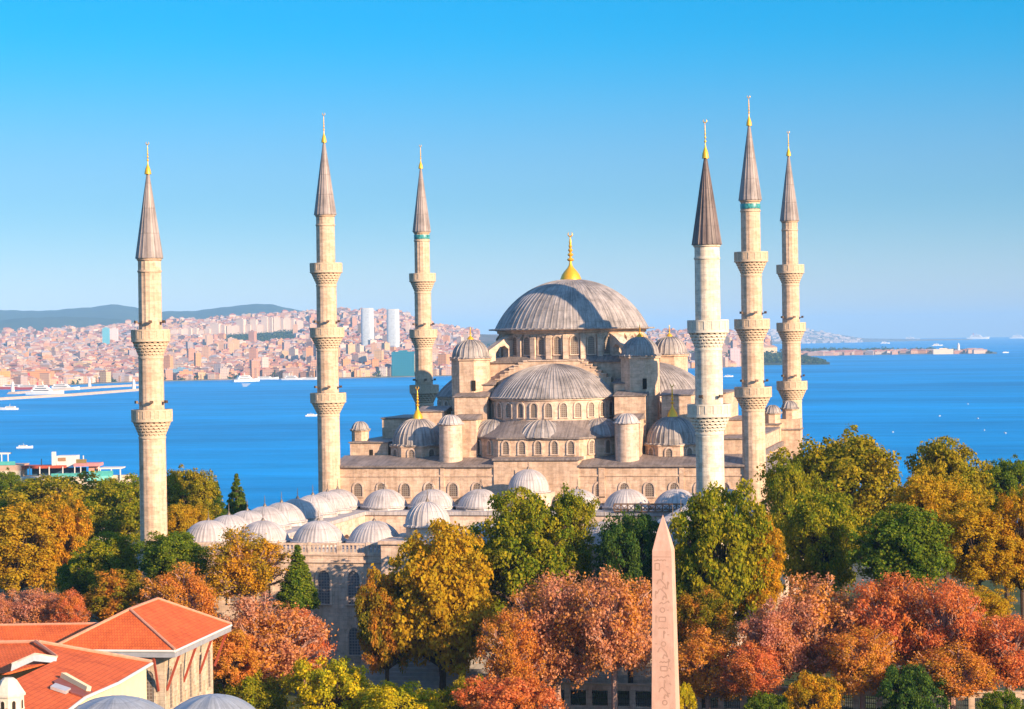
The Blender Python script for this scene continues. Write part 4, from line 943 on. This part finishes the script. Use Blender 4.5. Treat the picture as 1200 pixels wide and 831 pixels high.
mb = MB(); mb.ngon(q.x, q.y, 1.0, 8, q.z-.8, q.z, 0, r1=.5, rot=PI/8); mb.ngon(q.x, q.y, .5, 8, q.z, q.z+.15, 0, r1=.3, rot=PI/8); obj('cap', mb, STCW, t)
# ------------------------------------------------------------------ rooftop terraces by the sea
TURQ = plain('turquoise_glass', (.10, .42, .38), .2, .5); AWN = plain('mint_awning', (.22, .66, .55), .6); PINKR = plain('pink_roof', (.62, .25, .24), .7); TIM = plain('timber', (.36, .2, .1), .7)
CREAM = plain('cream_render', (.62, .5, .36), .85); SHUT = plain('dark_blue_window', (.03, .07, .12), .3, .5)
DT = 470
def tp(px, py): return Vector(up(px, py, d=DT))
U = DT/F
def tbox(name, parent, px0, px1, py0, py1, dep, mat, dz=0):
    p = tp(px0, py1); w = (px1-px0)*U; h = (py1-py0)*U; mb = MB(); r = rx_
    o = Vector((p.x, p.y, p.z-.0)); V = []
    for dzz in (0, h):
        for (s, e) in ((0, 0), (w, 0), (w, dep), (0, dep)): V.append(o+r*s+fx*(e+dz)+Vector((0, 0, dzz)))
    mb.add(V, [(0, 3, 2, 1), (4, 5, 6, 7), (0, 1, 5, 4), (1, 2, 6, 5), (2, 3, 7, 6), (3, 0, 4, 7)]); return obj(name, mb, mat, parent)
def tthing(px, py, label, cat, name): p = tp(px, py); return thing(name, (p.x, p.y, ground_z(p.x, p.y)), label, cat)
t = tthing(78, 545, 'white rooftop restaurant with red canopy, turquoise glass and a tall flue above the sea', 'restaurant', 'rooftop_restaurant')
tbox('wall', t, 18, 112, 560, 640, 9, CREAM); tbox('stair_house', t, 64, 87, 535, 548, 4, WHITE, 2); tbox('flue', t, 59, 63.5, 530, 548, .8, WHITE, 1.5)
tbox('shutter_panel', t, 66, 75, 537, 541, .1, TIM, 1.85); tbox('timber_screen', t, 87, 99, 539, 545.5, .4, plain('bamboo', (.22, .17, .06), .8), 2)
tbox('canopy', t, 22, 76, 546.5, 549.5, 5, plain('red_canopy', (.45, .09, .05), .7), .3); tbox('canopy', t, 86, 116, 543.5, 547, 5, PINKR, .2); tbox('floor_slab', t, 16, 114, 559, 561, 7, WHITE)
for x in (23, 34, 46, 57, 73, 87, 94, 115): tbox('post', t, x, x+1.1, 547, 559, .2, WHITE, .1)
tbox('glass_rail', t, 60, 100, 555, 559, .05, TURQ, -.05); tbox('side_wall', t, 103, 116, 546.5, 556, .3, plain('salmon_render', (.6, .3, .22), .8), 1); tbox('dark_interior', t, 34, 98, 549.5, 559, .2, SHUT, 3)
tbox('lamp_post', t, 47, 48, 538, 549, .2, SHUT, 1); tbox('lamp_post', t, 93, 94, 535, 545, .2, WHITE, 4)
t = tthing(122, 555, 'long terrace with mint green awning and turquoise glass ending beside the lone minaret', 'terrace', 'roof_terrace')
tbox('wall', t, 108, 150, 563.5, 640, 8, CREAM); tbox('glass_rail', t, 104, 133, 552, 558, .08, TURQ, -.3); tbox('roof_slab', t, 116, 142, 548.5, 550, 5, WHITE, .2); tbox('awning', t, 103, 131, 558, 563, 2.2, AWN, -.9)
for x in (117, 130, 140.5): tbox('post', t, x, x+1.2, 550, 563, .25, WHITE, 0)
tbox('parapet', t, 131, 160, 557, 564, .5, CREAM, .5)
t = tthing(8, 540, 'white framed pergola on a low roof at the picture border, over the sea', 'pergola', 'pergola')
for x in (-6, 1.5, 9): tbox('post', t, x, x+1.1, 532, 546, .2, WHITE)
tbox('beam', t, -6, 10.2, 531, 532.6, 3, WHITE); tbox('roof_deck', t, -10, 25, 545.5, 552, 8, plain('salmon_deck', (.52, .34, .25), .8)); tbox('glass_rail', t, -6, 18, 541, 545.5, .06, TURQ, -.1); tbox('wall', t, -10, 25, 552, 640, 7, CREAM)
for k in range(3): tbox('window', t, -4+9*k, 1+9*k, 566, 576, .12, SHUT, -.1)
# ------------------------------------------------------------------ the city across the water
def colattr_mat(name, roof=False):
    m = Mat(name, .85, .2); at = m.n('ShaderNodeObjectInfo')
    return m, at
m = Mat('city_render', .85, .2); at = m.n('ShaderNodeAttribute'); at.attribute_name = 'tint'; br = m.n('ShaderNodeTexBrick'); br.offset = 0; m.l(m.uv(), br.inputs['Vector'])
br.inputs['Scale'].default_value = 1; br.inputs['Color1'].default_value = (.35, .37, .42, 1); br.inputs['Color2'].default_value = (.55, .55, .6, 1); br.inputs['Mortar'].default_value = (1, 1, 1, 1); br.inputs['Mortar Size'].default_value = .95; br.inputs['Mortar Smooth'].default_value = 0
br.inputs['Brick Width'].default_value = 3.6; br.inputs['Row Height'].default_value = 3.2
CITYW = m.col(m.mix(1, at.outputs['Color'], br.outputs['Color'], 'MULTIPLY'))
m = Mat('city_roof', .85, .2); at = m.n('ShaderNodeAttribute'); at.attribute_name = 'tint'; CITYR = m.col(at.outputs['Color'])
WALLS = [(0.475, 0.315, 0.216), (0.513, 0.357, 0.259), (0.437, 0.257, 0.173), (0.494, 0.299, 0.187), (0.399, 0.274, 0.223), (0.551, 0.415, 0.317), (0.456, 0.232, 0.144), (0.361, 0.249, 0.202), (0.532, 0.349, 0.187), (0.323, 0.266, 0.259), (0.551, 0.266, 0.115), (0.570, 0.457, 0.374)]
ROOFS = [(.40, .16, .105), (.36, .14, .095), (.42, .20, .14), (.40, .31, .28), (.35, .16, .12), (.34, .30, .30)]
def house(mb, tint, w, d, h, roof_kind, wc, rc, org=(0, 0, 0), rot=0):
    c, s = math.cos(rot), math.sin(rot)
    mb.T = lambda p: (org[0]+c*p[0]-s*p[1], org[1]+s*p[0]+c*p[1], org[2]+p[2])
    f0 = len(mb.f); mb.box(-w/2, w/2, -d/2, d/2, -6, h, 0)
    if roof_kind == 0:
        e = .5; r = min(w, d)*.28
        if w >= d: q = [(-w/2+d/2*.9, 0), (w/2-d/2*.9, 0)]
        else: q = [(0, -d/2+w/2*.9), (0, d/2-w/2*.9)]
        v = [(-w/2-e, -d/2-e, h+.02), (w/2+e, -d/2-e, h+.02), (w/2+e, d/2+e, h+.02), (-w/2-e, d/2+e, h+.02), (*q[0], h+r), (*q[1], h+r)]
        f = [(0, 1, 5, 4), (1, 2, 5), (2, 3, 4, 5), (3, 0, 4)] if w >= d else [(0, 1, 4), (1, 2, 5, 4), (2, 3, 5), (3, 0, 4, 5)]
        mb.add(v, f+[(3, 2, 1, 0)], 1)
    else:
        mb.box(-w/2-.3, w/2+.3, -d/2-.3, d/2+.3, h, h+.8, 1); mb.box(-w*.2, w*.2, -d*.2, d*.2, h+.8, h+3.4, 0)
    for mi in mb.m[f0:]: tint.append(rc if mi else wc)
    mb.T = None
def city_obj(name, mb, tint, mats, origin=None):
    o = obj(name, mb, mats, None, origin=origin); at = o.data.color_attributes.new('tint', 'FLOAT_COLOR', 'CORNER'); a = np.ones((len(o.data.loops), 4), np.float32)
    for p, c in zip(o.data.polygons, tint): a[p.loop_start:p.loop_start+p.loop_total, :3] = c
    at.data.foreach_set('color', a.ravel()); return o
crg = random.Random(21); HOUSES = []
for _ in range(15000):
    px = crg.uniform(-40, 900); s = shore_d(px); t = crg.random()**1.25
    d = s+25+(RD*1.02-s)*t*.985; q = az(px, d); z = city_z(px, d)
    if px > 560 and px < 760: continue
    if 262 < px < 345 and 6250 < d < 6850: continue
    if 200 < px < 355 and 6850 < d < 7250: continue
    # tree-filled gaps
    if math.sin(px*.13+d*.004)+math.sin(px*.031-d*.0023+1)+crg.uniform(-.5, .5) > 1.55: continue
    big = crg.random(); 
    if big < .8: w, dd_, h, rk = crg.uniform(9, 18), crg.uniform(9, 15), crg.uniform(7, 15), 0 if crg.random() < .75 else 1
    elif big < .98 or px < 150 or d > 7000: w, dd_, h, rk = crg.uniform(12, 27), crg.uniform(11, 18), crg.uniform(11, 22), 1 if crg.random() < .55 else 0
    else: w, dd_, h, rk = crg.uniform(12, 19), crg.uniform(12, 17), crg.uniform(28, 44), 1
    HOUSES.append([h*w/d/d, w, dd_, h, rk, crg.choice(WALLS), crg.choice(ROOFS), (q[0], q[1], z-.3), crg.uniform(-.6, .6)+.2, px, d])
for px, y, w, h in [(205, 381, 20, 42), (211, 380.5, 18, 44), (217, 380, 20, 45), (223, 380, 18, 46), (229, 380, 20, 46), (236, 375, 18, 30), (244, 374, 18, 40), (253, 376, 30, 70), (262, 374, 20, 56), (270, 376, 18, 52), (277, 377, 20, 52), (283, 380, 26, 90), (292, 381, 18, 52), (298, 380, 20, 84), (305, 381, 18, 50), (311, 381, 20, 95), (318, 380, 18, 88), (325, 379, 20, 90), (331, 379, 18, 76), (337, 378, 20, 84), (343, 378, 18, 72), (352, 377, 20, 60)]:
    d = 7050; q = az(px, d); z = city_z(px, d); HOUSES.append([9, w, 18, h*.52, 1, (.60, .46, .36), (.4, .32, .28), (q[0], q[1], z), crg.uniform(-.2, .3), px, d])
# hand placed buildings near the quay
SPECIAL = [
 ('square brown stone warehouse of several floors beside the railway terminus at the quay', 'warehouse', 19, 3520, 32, 26, 22, (.30, .20, .15), (.30, .26, .25), 1),
 ('tan terminus building with two red banners on the harbour quay', 'terminus', 47, 3560, 44, 24, 24, (.56, .26, .10), (.40, .2, .12), 1),
 ('bright orange yellow block at the picture border beside the quay', 'apartment block', 4, 3620, 18, 18, 27, (.68, .34, .10), (.4, .3, .25), 1),
 ('teal glass tower pair half hidden by the lone minaret, on the ridge', 'tower', 124.5, 6500, 18, 18, 58, (.12, .38, .46), (.3, .4, .45), 1),
 ('pale tower beside the teal tower on the ridge', 'tower', 134, 6550, 22, 18, 54, (.62, .52, .48), (.5, .45, .42), 1),
 ('big plain teal blue block above the quay beside the tower in shade', 'office block', 472, 3960, 42, 30, 46, (.015, .16, .22), (.015, .15, .2), 1),
 ('blue grey glass hall on the quay between two minarets', 'office block', 212, 3830, 34, 24, 20, (.16, .30, .40), (.25, .3, .35), 1),
 ('pale slab block standing high beside the white minaret', 'apartment block', 861, 4300, 22, 18, 40, (.60, .44, .40), (.5, .4, .36), 1),
 ('long pale hotel on the wooded headland between the two rear minarets', 'hotel', 894, 5560, 70, 18, 16, (.72, .56, .34), (.42, .25, .15), 0),
]
for lab, cat, px, d, w, dd_, h, wc, rc, rk in SPECIAL:
    d = max(d, shore_d(px)+(25 if px == 472 else 70)) if px < 880 else d; q = az(px, d); z = city_z(px, d) if px < 880 else SEA+23; mb = MB(); tn = []; house(mb, tn, w, dd_, h, rk, wc, rc, (q[0], q[1], z), .2)
    o = city_obj(cat.replace(' ', '_'), mb, tn, [CITYW, CITYR], (q[0], q[1], z)); tag(o, lab, cat)
    if cat == 'terminus':
        for k in (-1, 1):
            mb = MB(); p = Vector((q[0], q[1], z)); c_, s_ = math.cos(.2), math.sin(.2); n_ = Vector((s_, -c_, 0)); e_ = Vector((c_, s_, 0)); b_ = p+e_*18*k+n_*12.3
            mb.add([b_-e_*1.6+Vector((0, 0, 12)), b_+e_*1.6+Vector((0, 0, 12)), b_+e_*1.6+Vector((0, 0, 22)), b_-e_*1.6+Vector((0, 0, 22)), b_-e_*1.6+n_*.2+Vector((0, 0, 12)), b_+e_*1.6+n_*.2+Vector((0, 0, 12)), b_+e_*1.6+n_*.2+Vector((0, 0, 22)), b_-e_*1.6+n_*.2+Vector((0, 0, 22))], [(4, 5, 6, 7), (0, 1, 5, 4), (1, 2, 6, 5), (2, 3, 7, 6), (3, 0, 4, 7), (3, 2, 1, 0)])
            obj('banner', mb, plain('red_banner', (.6, .03, .04), .7), o)
# the two tall pale residential towers
CLAD = pane_mat('tower_cladding', (.40, .44, .46), (.68, .66, .62), 3.4)
for px, lab in ((431, 'tall pale tower with curved sides nearer the tan front minaret'), (461, 'tall pale tower with curved sides nearer the shaded rear minaret')):
    d = 5600; q = az(px, d); z = city_z(px, d); t = thing('residential_tower', (q[0], q[1], z), lab, 'tower', 'twin towers over the city')
    mb = MB(); n = 28
    for zz0, zz1, r0, r1 in ((-8, 108, 1, 1.0), ): pass
    prof = [(0, .94), (30, 1.0), (75, 1.0), (108, .96)]
    for (za, ra), (zb2, rb2) in zip(prof, prof[1:]):
        sq_ = lambda v: math.copysign(abs(v)**.55, v); ring = lambda r, zz: [(q[0]+16*r*sq_(math.cos(2*PI*i/n+.2)), q[1]+12*r*sq_(math.sin(2*PI*i/n+.2)), z+zz) for i in range(n)]
        mb.add(ring(ra, za-6*(za == 0))+ring(rb2, zb2), [(i, (i+1) % n, n+(i+1) % n, n+i) for i in range(n)], 0, [[(34*i/6, za), (34*(i+1)/6, za), (34*(i+1)/6, zb2), (34*i/6, zb2)] for i in range(n)])
    obj('shaft', mb, CLAD, t, 40); mb = MB(); mb.prism([p[:2] for p in ring(.93, 0)], z+108, z+110.5); obj('crown_ring', mb, WHITE, t)
HOUSES.sort(key=lambda r: -r[0])
KIND = {(0, 0): ('low red roofed house of the crowded city over the water', 'house', 'red_roof_house'), (1, 0): ('mid height flat roofed block of the crowded city over the water', 'apartment block', 'apartment_block'), (1, 1): ('slim tall apartment tower of the city over the water', 'apartment tower', 'apartment_tower'), (0, 1): ('tall red roofed block of the city over the water', 'apartment block', 'apartment_block')}
for r in HOUSES[:285]:
    mb = MB(); tn = []; house(mb, tn, *r[1:7], r[7], r[8]); lab, cat, nm = KIND[(r[4], int(r[3] > 34))]
    o = city_obj(nm, mb, tn, [CITYW, CITYR], r[7]); tag(o, lab, cat, {'house': 'red roofed houses across the water', 'apartment block': 'city blocks across the water', 'apartment tower': 'apartment towers across the water'}[cat] if r[4] != 0 or cat == 'house' else 'tall red roofed blocks across the water')
mb = MB(); tn = []
for r in HOUSES[285:]: house(mb, tn, *r[1:7], r[7], r[8])
tag(city_obj('distant_city', mb, tn, [CITYW, CITYR]), 'dense mass of small pinkish houses covering the slopes across the water', 'city', None, 'stuff')
# woods of the far shore and headlands: leaf clumps
def scrub(name, spots, mat, label):
    P = []; Nn = []; rg = np.random.default_rng(5); S = []
    for x, y, z, r in spots:
        k = 26; d = rg.normal(size=(k, 3)); d /= np.linalg.norm(d, axis=1)[:, None]; d[:, 2] = abs(d[:, 2]); P.append(np.array([x, y, z])+d*r*rg.uniform(.5, 1, (k, 1))*np.array([1, 1, 1.1])); Nn.append(d+.4*rg.normal(size=(k, 3)))
    P = np.concatenate(P); Nn = np.concatenate(Nn); Nn /= np.linalg.norm(Nn, axis=1)[:, None]
    me = leaf_mesh(name, P, Nn, 4.5, rg, 1); o = bpy.data.objects.new(name, me); COL.objects.link(o); me.materials.append(mat); tag(o, label, 'wood', None, 'stuff')
SCR = leaf_mat('far_wood', (.022, .06, .02), (.05, .085, .025), (.09, .085, .03))
sp = []
for _ in range(420):
    px = crg.uniform(-30, 880); s = shore_d(px); d = s+20+(4200-0)*crg.random()**2; 
    if d > RD: continue
    q = az(px, d); sp.append((q[0], q[1], city_z(px, d), crg.uniform(6, 13)))
for _ in range(260):
    px = crg.uniform(268, 345); d = crg.uniform(6300, 6800); q = az(px, d); sp.append((q[0], q[1], city_z(px, d), crg.uniform(12, 20)))
scrub('city_trees', sp, SCR, 'dark green tree clumps scattered among the houses across the water')
sp = []
hl = HEAD1; ll = HEAD2
for tab, n_, lo_, rr_ in ((hl, 620, .10, 12), (ll, 460, .10, 13)):
    c = np.array(tab, float)
    for _ in range(n_):
        px = crg.uniform(c[0, 0], c[-1, 0]-6); t = crg.uniform(lo_, 1); s0, s1, h = [np.interp(px, c[:, 0], c[:, i]) for i in (1, 2, 3)]; q = az(px, s0+(s1-s0)*t); sp.append((q[0], q[1], SEA+h*t**.6-1, crg.uniform(.6, 1.1)*rr_*min(1, .3+h/30)))
scrub('headland_wood', sp, SCR, 'blue green woods covering the two low headlands in the sea')
# houses on the long headland and the far hill town
mb = MB(); tn = []
for _ in range(110):
    px = crg.uniform(925, 1150); s0 = np.interp(px, [p[0] for p in ll], [p[1] for p in ll]); d = s0+crg.uniform(15, 300); q = az(px, d); house(mb, tn, crg.uniform(16, 40), 14, crg.uniform(5, 10), crg.choice([0, 0, 1]), crg.choice(WALLS), crg.choice(ROOFS), (q[0], q[1], SEA+4), crg.uniform(-.3, .5))
for _ in range(300):
    px = crg.uniform(845, 1008); t = crg.random(); d = 18300+2700*t; h = np.interp(px, [840, 930, 960, 985, 1010], [90, 128, 105, 66, 32]); q = az(px, d); house(mb, tn, crg.uniform(24, 50), 24, crg.uniform(10, 22), 1, (.5, .42, .36), (.45, .36, .3), (q[0], q[1], SEA+h*max(0, (d-np.interp(px, [840, 930, 960, 985, 1010], [18000, 18200, 18600, 19000, 19500])))/2500), crg.uniform(-.3, .5))
tag(city_obj('headland_houses', mb, tn, [CITYW, CITYR]), 'tiny pale houses along the low headland and the far hill town', 'houses', None, 'stuff')
q = az(1123, 7190); t = thing('lighthouse', (q[0], q[1], SEA+2), 'slim white lighthouse near the tip of the long low headland', 'lighthouse')
mb = MB(); mb.lathe(q[0], q[1], [(5, SEA), (4, SEA+26)], 12); obj('tower', mb, WHITE, t); mb = MB(); mb.lathe(q[0], q[1], [(4.8, SEA+26), (4.8, SEA+27.5), (3, SEA+27.5), (3, SEA+33), (.1, SEA+36)], 12); obj('lantern', mb, WHITE, t)
q = az(1105, 7170); mb = MB(); tn = []; house(mb, tn, 64, 18, 13, 1, (.78, .62, .42), (.6, .5, .4), (q[0], q[1], SEA+3), .1); tag(city_obj('shore_building', mb, tn, [CITYW, CITYR], (q[0], q[1], SEA+3)), 'long cream building beside the lighthouse on the low headland', 'building')
# ------------------------------------------------------------------ breakwaters, ships, boats
ROCK = plain('breakwater_stone', (.55, .42, .33), .9, .1, var=.35, scale=.3)
def breakwater(pts, label, beacons):
    P = [Vector((*az(px, sea_d(px, py))[:2], SEA)) for px, py in pts]; t = thing('breakwater', tuple(P[0]), label, 'breakwater'); mb = MB()
    for a, b in zip(P, P[1:]):
        d = (b-a).normalized(); n_ = Vector((-d.y, d.x, 0)); V = []
        for p in (a, b):
            for o, z in ((-9, -1), (-5, 3.2), (5, 3.2), (9, -1)): V.append(p+n_*o+Vector((0, 0, z)))
        mb.add(V, [(0, 4, 5, 1), (1, 5, 6, 2), (2, 6, 7, 3), (0, 1, 2, 3), (7, 6, 5, 4)])
    obj('mole', mb, ROCK, t)
    for px, py in beacons:
        q = az(px, sea_d(px, py)); mb = MB(); mb.lathe(q[0], q[1], [(3.2, SEA+2), (2.2, SEA+13), (2.8, SEA+13.2), (2.8, SEA+14), (1.5, SEA+14), (1.5, SEA+16.5), (.1, SEA+18)], 10); obj('beacon', mb, WHITE, t)
breakwater([(-60, 470), (0, 467), (80, 463), (163, 457)], 'longer stone breakwater nearer the open water', [(156, 457.5)])
breakwater([(13, 460.5), (50, 458), (105, 454.5), (162, 451.5)], 'shorter stone breakwater nearer the quay, with beacons', [(14, 460), (104, 454.5)])
HULL = plain('white_hull', (.66, .63, .58), .4, .4, var=.06); HULLR = plain('red_hull', (.45, .06, .05), .5); BLK = plain('dark_glass', (.04, .05, .07), .2, .5)
def boat(px, py, L, label, cat='boat', decks=1, rot=0., hull=None, name='motor_boat', funnel=False, group=None):
    q = az(px, sea_d(px, py)); z = SEA; t = thing(name, (q[0], q[1], z), label, cat, group); c, s = math.cos(rot), math.sin(rot); w = L*.2 if L < 30 else L*.16; h = L*.11 if L < 30 else L*.075
    T = lambda p: (q[0]+c*p[0]-s*p[1], q[1]+s*p[0]+c*p[1], z+p[2])
    mb = MB(); mb.T = T; st = [(-.5, .8, .9), (-.3, 1, .9), (.1, 1, 1), (.35, .6, 1.2), (.5, .03, 1.4)]; V = []
    for u, k, zz in st:
        for y_, z_ in ((-.5*k*w*.7, -.3), (-.5*k*w, h*zz), (.5*k*w, h*zz), (.5*k*w*.7, -.3)): V.append((u*L, y_, z_))
    mb.add(V, [(i*4+j, i*4+4+j, i*4+5+j, i*4+1+j) for i in range(4) for j in range(3)]+[(0, 1, 2, 3)]); obj('hull', mb, hull or HULL, t)
    for k in range(decks):
        x0, x1 = -.36+.05*k, .2-.06*k; z0_, z1_ = h*.95+k*h*.75, h*.95+(k+1)*h*.75; mb = MB(); mb.T = T; v = [(x0*L, -w*.36, z0_), (x1*L, -w*.3, z0_), (x1*L, w*.3, z0_), (x0*L, w*.36, z0_), (x0*L, -w*.34, z1_), (x1*L-h*.5, -w*.27, z1_), (x1*L-h*.5, w*.27, z1_), (x0*L, w*.34, z1_)]
        mb.add(v, [(4, 5, 6, 7), (0, 1, 5, 4), (1, 2, 6, 5), (2, 3, 7, 6), (3, 0, 4, 7)]); cb = obj('cabin', mb, HULL, t)
        mb = MB(); mb.T = T
        for sy in (-1, 1): mb.box(x0*L+.06*L, x1*L-.09*L, sy*w*.35-.06, sy*w*.35+.06, z0_+h*.28, z0_+h*.55)
        obj('window_band', mb, BLK, cb)
    mb = MB(); mb.T = T; mb.tube([(-.05*L, 0, h*(1+.75*decks)), (-.08*L, 0, h*(2.2+.75*decks))], [.012*L, .006*L], 5); obj('mast', mb, HULL, t)
    if funnel: mb = MB(); mb.T = T; mb.ngon(-.2*L, 0, w*.16, 8, h*.95+decks*h*.7, h*2.1+decks*h*.7); obj('funnel', mb, HULLR, t)
    return t
FOAM = plain('sea_foam', (.6, .68, .75), .7, var=.4, scale=.2)
def wake(px, py, px1, py1, w0, w1, label):
    a = Vector(az(px, sea_d(px, py), SEA+.05)); b = Vector(az(px1, sea_d(px1, py1), SEA+.05)); d = (b-a).normalized(); n_ = Vector((-d.y, d.x, 0)); mb = MB(); V = []; n = 14; rg = random.Random(px)
    for i in range(n+1):
        f = i/n; p = a.lerp(b, f); w = (w0+(w1-w0)*f)*rg.uniform(.6, 1.2); V += [p-n_*w, p+n_*w]
    mb.add(V, [(2*i, 2*i+2, 2*i+3, 2*i+1) for i in range(n)]); o = obj('wake', mb, FOAM, None, origin=tuple(a)); tag(o, label, 'wake', None, 'stuff')
boat(9, 478.5, 21, 'white speedboat trailing a long wake near the breakwater', rot=PI+.2, decks=1, name='speedboat'); wake(14, 479, 46, 477.5, 1.6, .5, 'white wake behind the speedboat')
boat(27, 522.5, 11, 'small white motor boat alone on blue water above the terraces', rot=.3)
boat(288, 447, 60, 'white ferry with red funnel heading out from the quay', 'ferry', 2, 1.0, name='ferry', funnel=True); wake(288, 449, 286, 453, 9, 3, 'foam spread below the ferry')
boat(312, 444.5, 46, 'long low white ferry moored along the quay, next to the ferry heading out', 'ferry', 1, .15, name='ferry')
boat(343, 445, 44, 'white moored ferry beside the tan front minaret', 'ferry', 2, .1, name='ferry'); boat(366, 445, 40, 'white moored boat with its bow hidden by the tan front minaret', 'ferry', 1, .05, name='ferry')
boat(364, 487.5, 12, 'tiny white boat beside the balcony of the tan front minaret', rot=.4)
boat(853, 441.5, 16, 'white boat between the white minaret and the taller one', rot=.2, decks=1, name='motor_yacht'); wake(848, 442, 838, 441.5, 1.3, .4, 'thin wake behind the white boat')
boat(52, 461, 56, 'cream passenger ship moored between the two breakwaters', 'ship', 3, .12, name='passenger_ship', funnel=True); boat(74, 456, 52, 'large white ship at the quay behind the breakwater', 'ship', 2, .1, name='cargo_ship', funnel=True)
boat(18, 455, 60, 'red hulled ship along the quay below the brown warehouse', 'ship', 1, .1, HULLR, 'cargo_ship'); boat(36, 455.5, 60, 'red hulled ship below the tan terminus', 'ship', 1, .1, HULLR, 'cargo_ship')
boat(117, 447.5, 46, 'white moored ship with tall decks right beside the quay sheds', 'ship', 3, .9, name='cargo_ship'); boat(129, 447, 40, 'white moored ship nearest the lone minaret', 'ship', 3, .9, name='cargo_ship')
boat(1178, 413, 30, 'small white boat past the tip of the long headland', decks=1, rot=.8)
boat(1098, 405, 60, 'white ship behind the long headland', 'ship', 2, .3, name='cargo_ship'); boat(1037, 402.5, 70, 'faint ship close behind the headland houses', 'ship', 2, .3, name='cargo_ship')
boat(1146, 397.2, 240, 'long pale ship on the sea horizon', 'ship', 2, .2, name='cargo_ship', funnel=True); boat(1194, 396.6, 190, 'pale ship on the horizon at the picture border', 'ship', 2, .15, name='cargo_ship'); boat(1068, 398.6, 170, 'faint ship on the horizon over the long headland', 'ship', 2, .2, name='cargo_ship')
boat(955, 422.5, 34, 'white boat moored off the wooded headland tip', decks=1, rot=.2, name='motor_yacht')
for px, py in ((1133, 472), (1144, 488.5), (1100, 486), (1176, 505), (1045, 505), (1152, 502)):
    boat(px, py, 3.6, 'tiny white boat dotted on the open blue sea', rot=crg.uniform(0, 3), group='tiny boats on the open sea')
# ------------------------------------------------------------------ air
hz = bpy.data.materials.new('air'); hz.use_nodes = True; t_ = hz.node_tree; t_.nodes.clear(); v_ = t_.nodes.new('ShaderNodeVolumePrincipled'); ou = t_.nodes.new('ShaderNodeOutputMaterial')
v_.inputs['Color'].default_value = (.30, .60, 1, 1); v_.inputs['Density'].default_value = 5.0e-5; v_.inputs['Anisotropy'].default_value = -.2
t_.links.new(v_.outputs[0], ou.inputs['Volume'])
mb = MB(); S_ = 36000; mb.box(CAM[0]-S_, CAM[0]+S_, CAM[1]-S_, CAM[1]+S_, -40, 330); h_ = obj('haze', mb, hz); h_['kind'] = 'stuff'
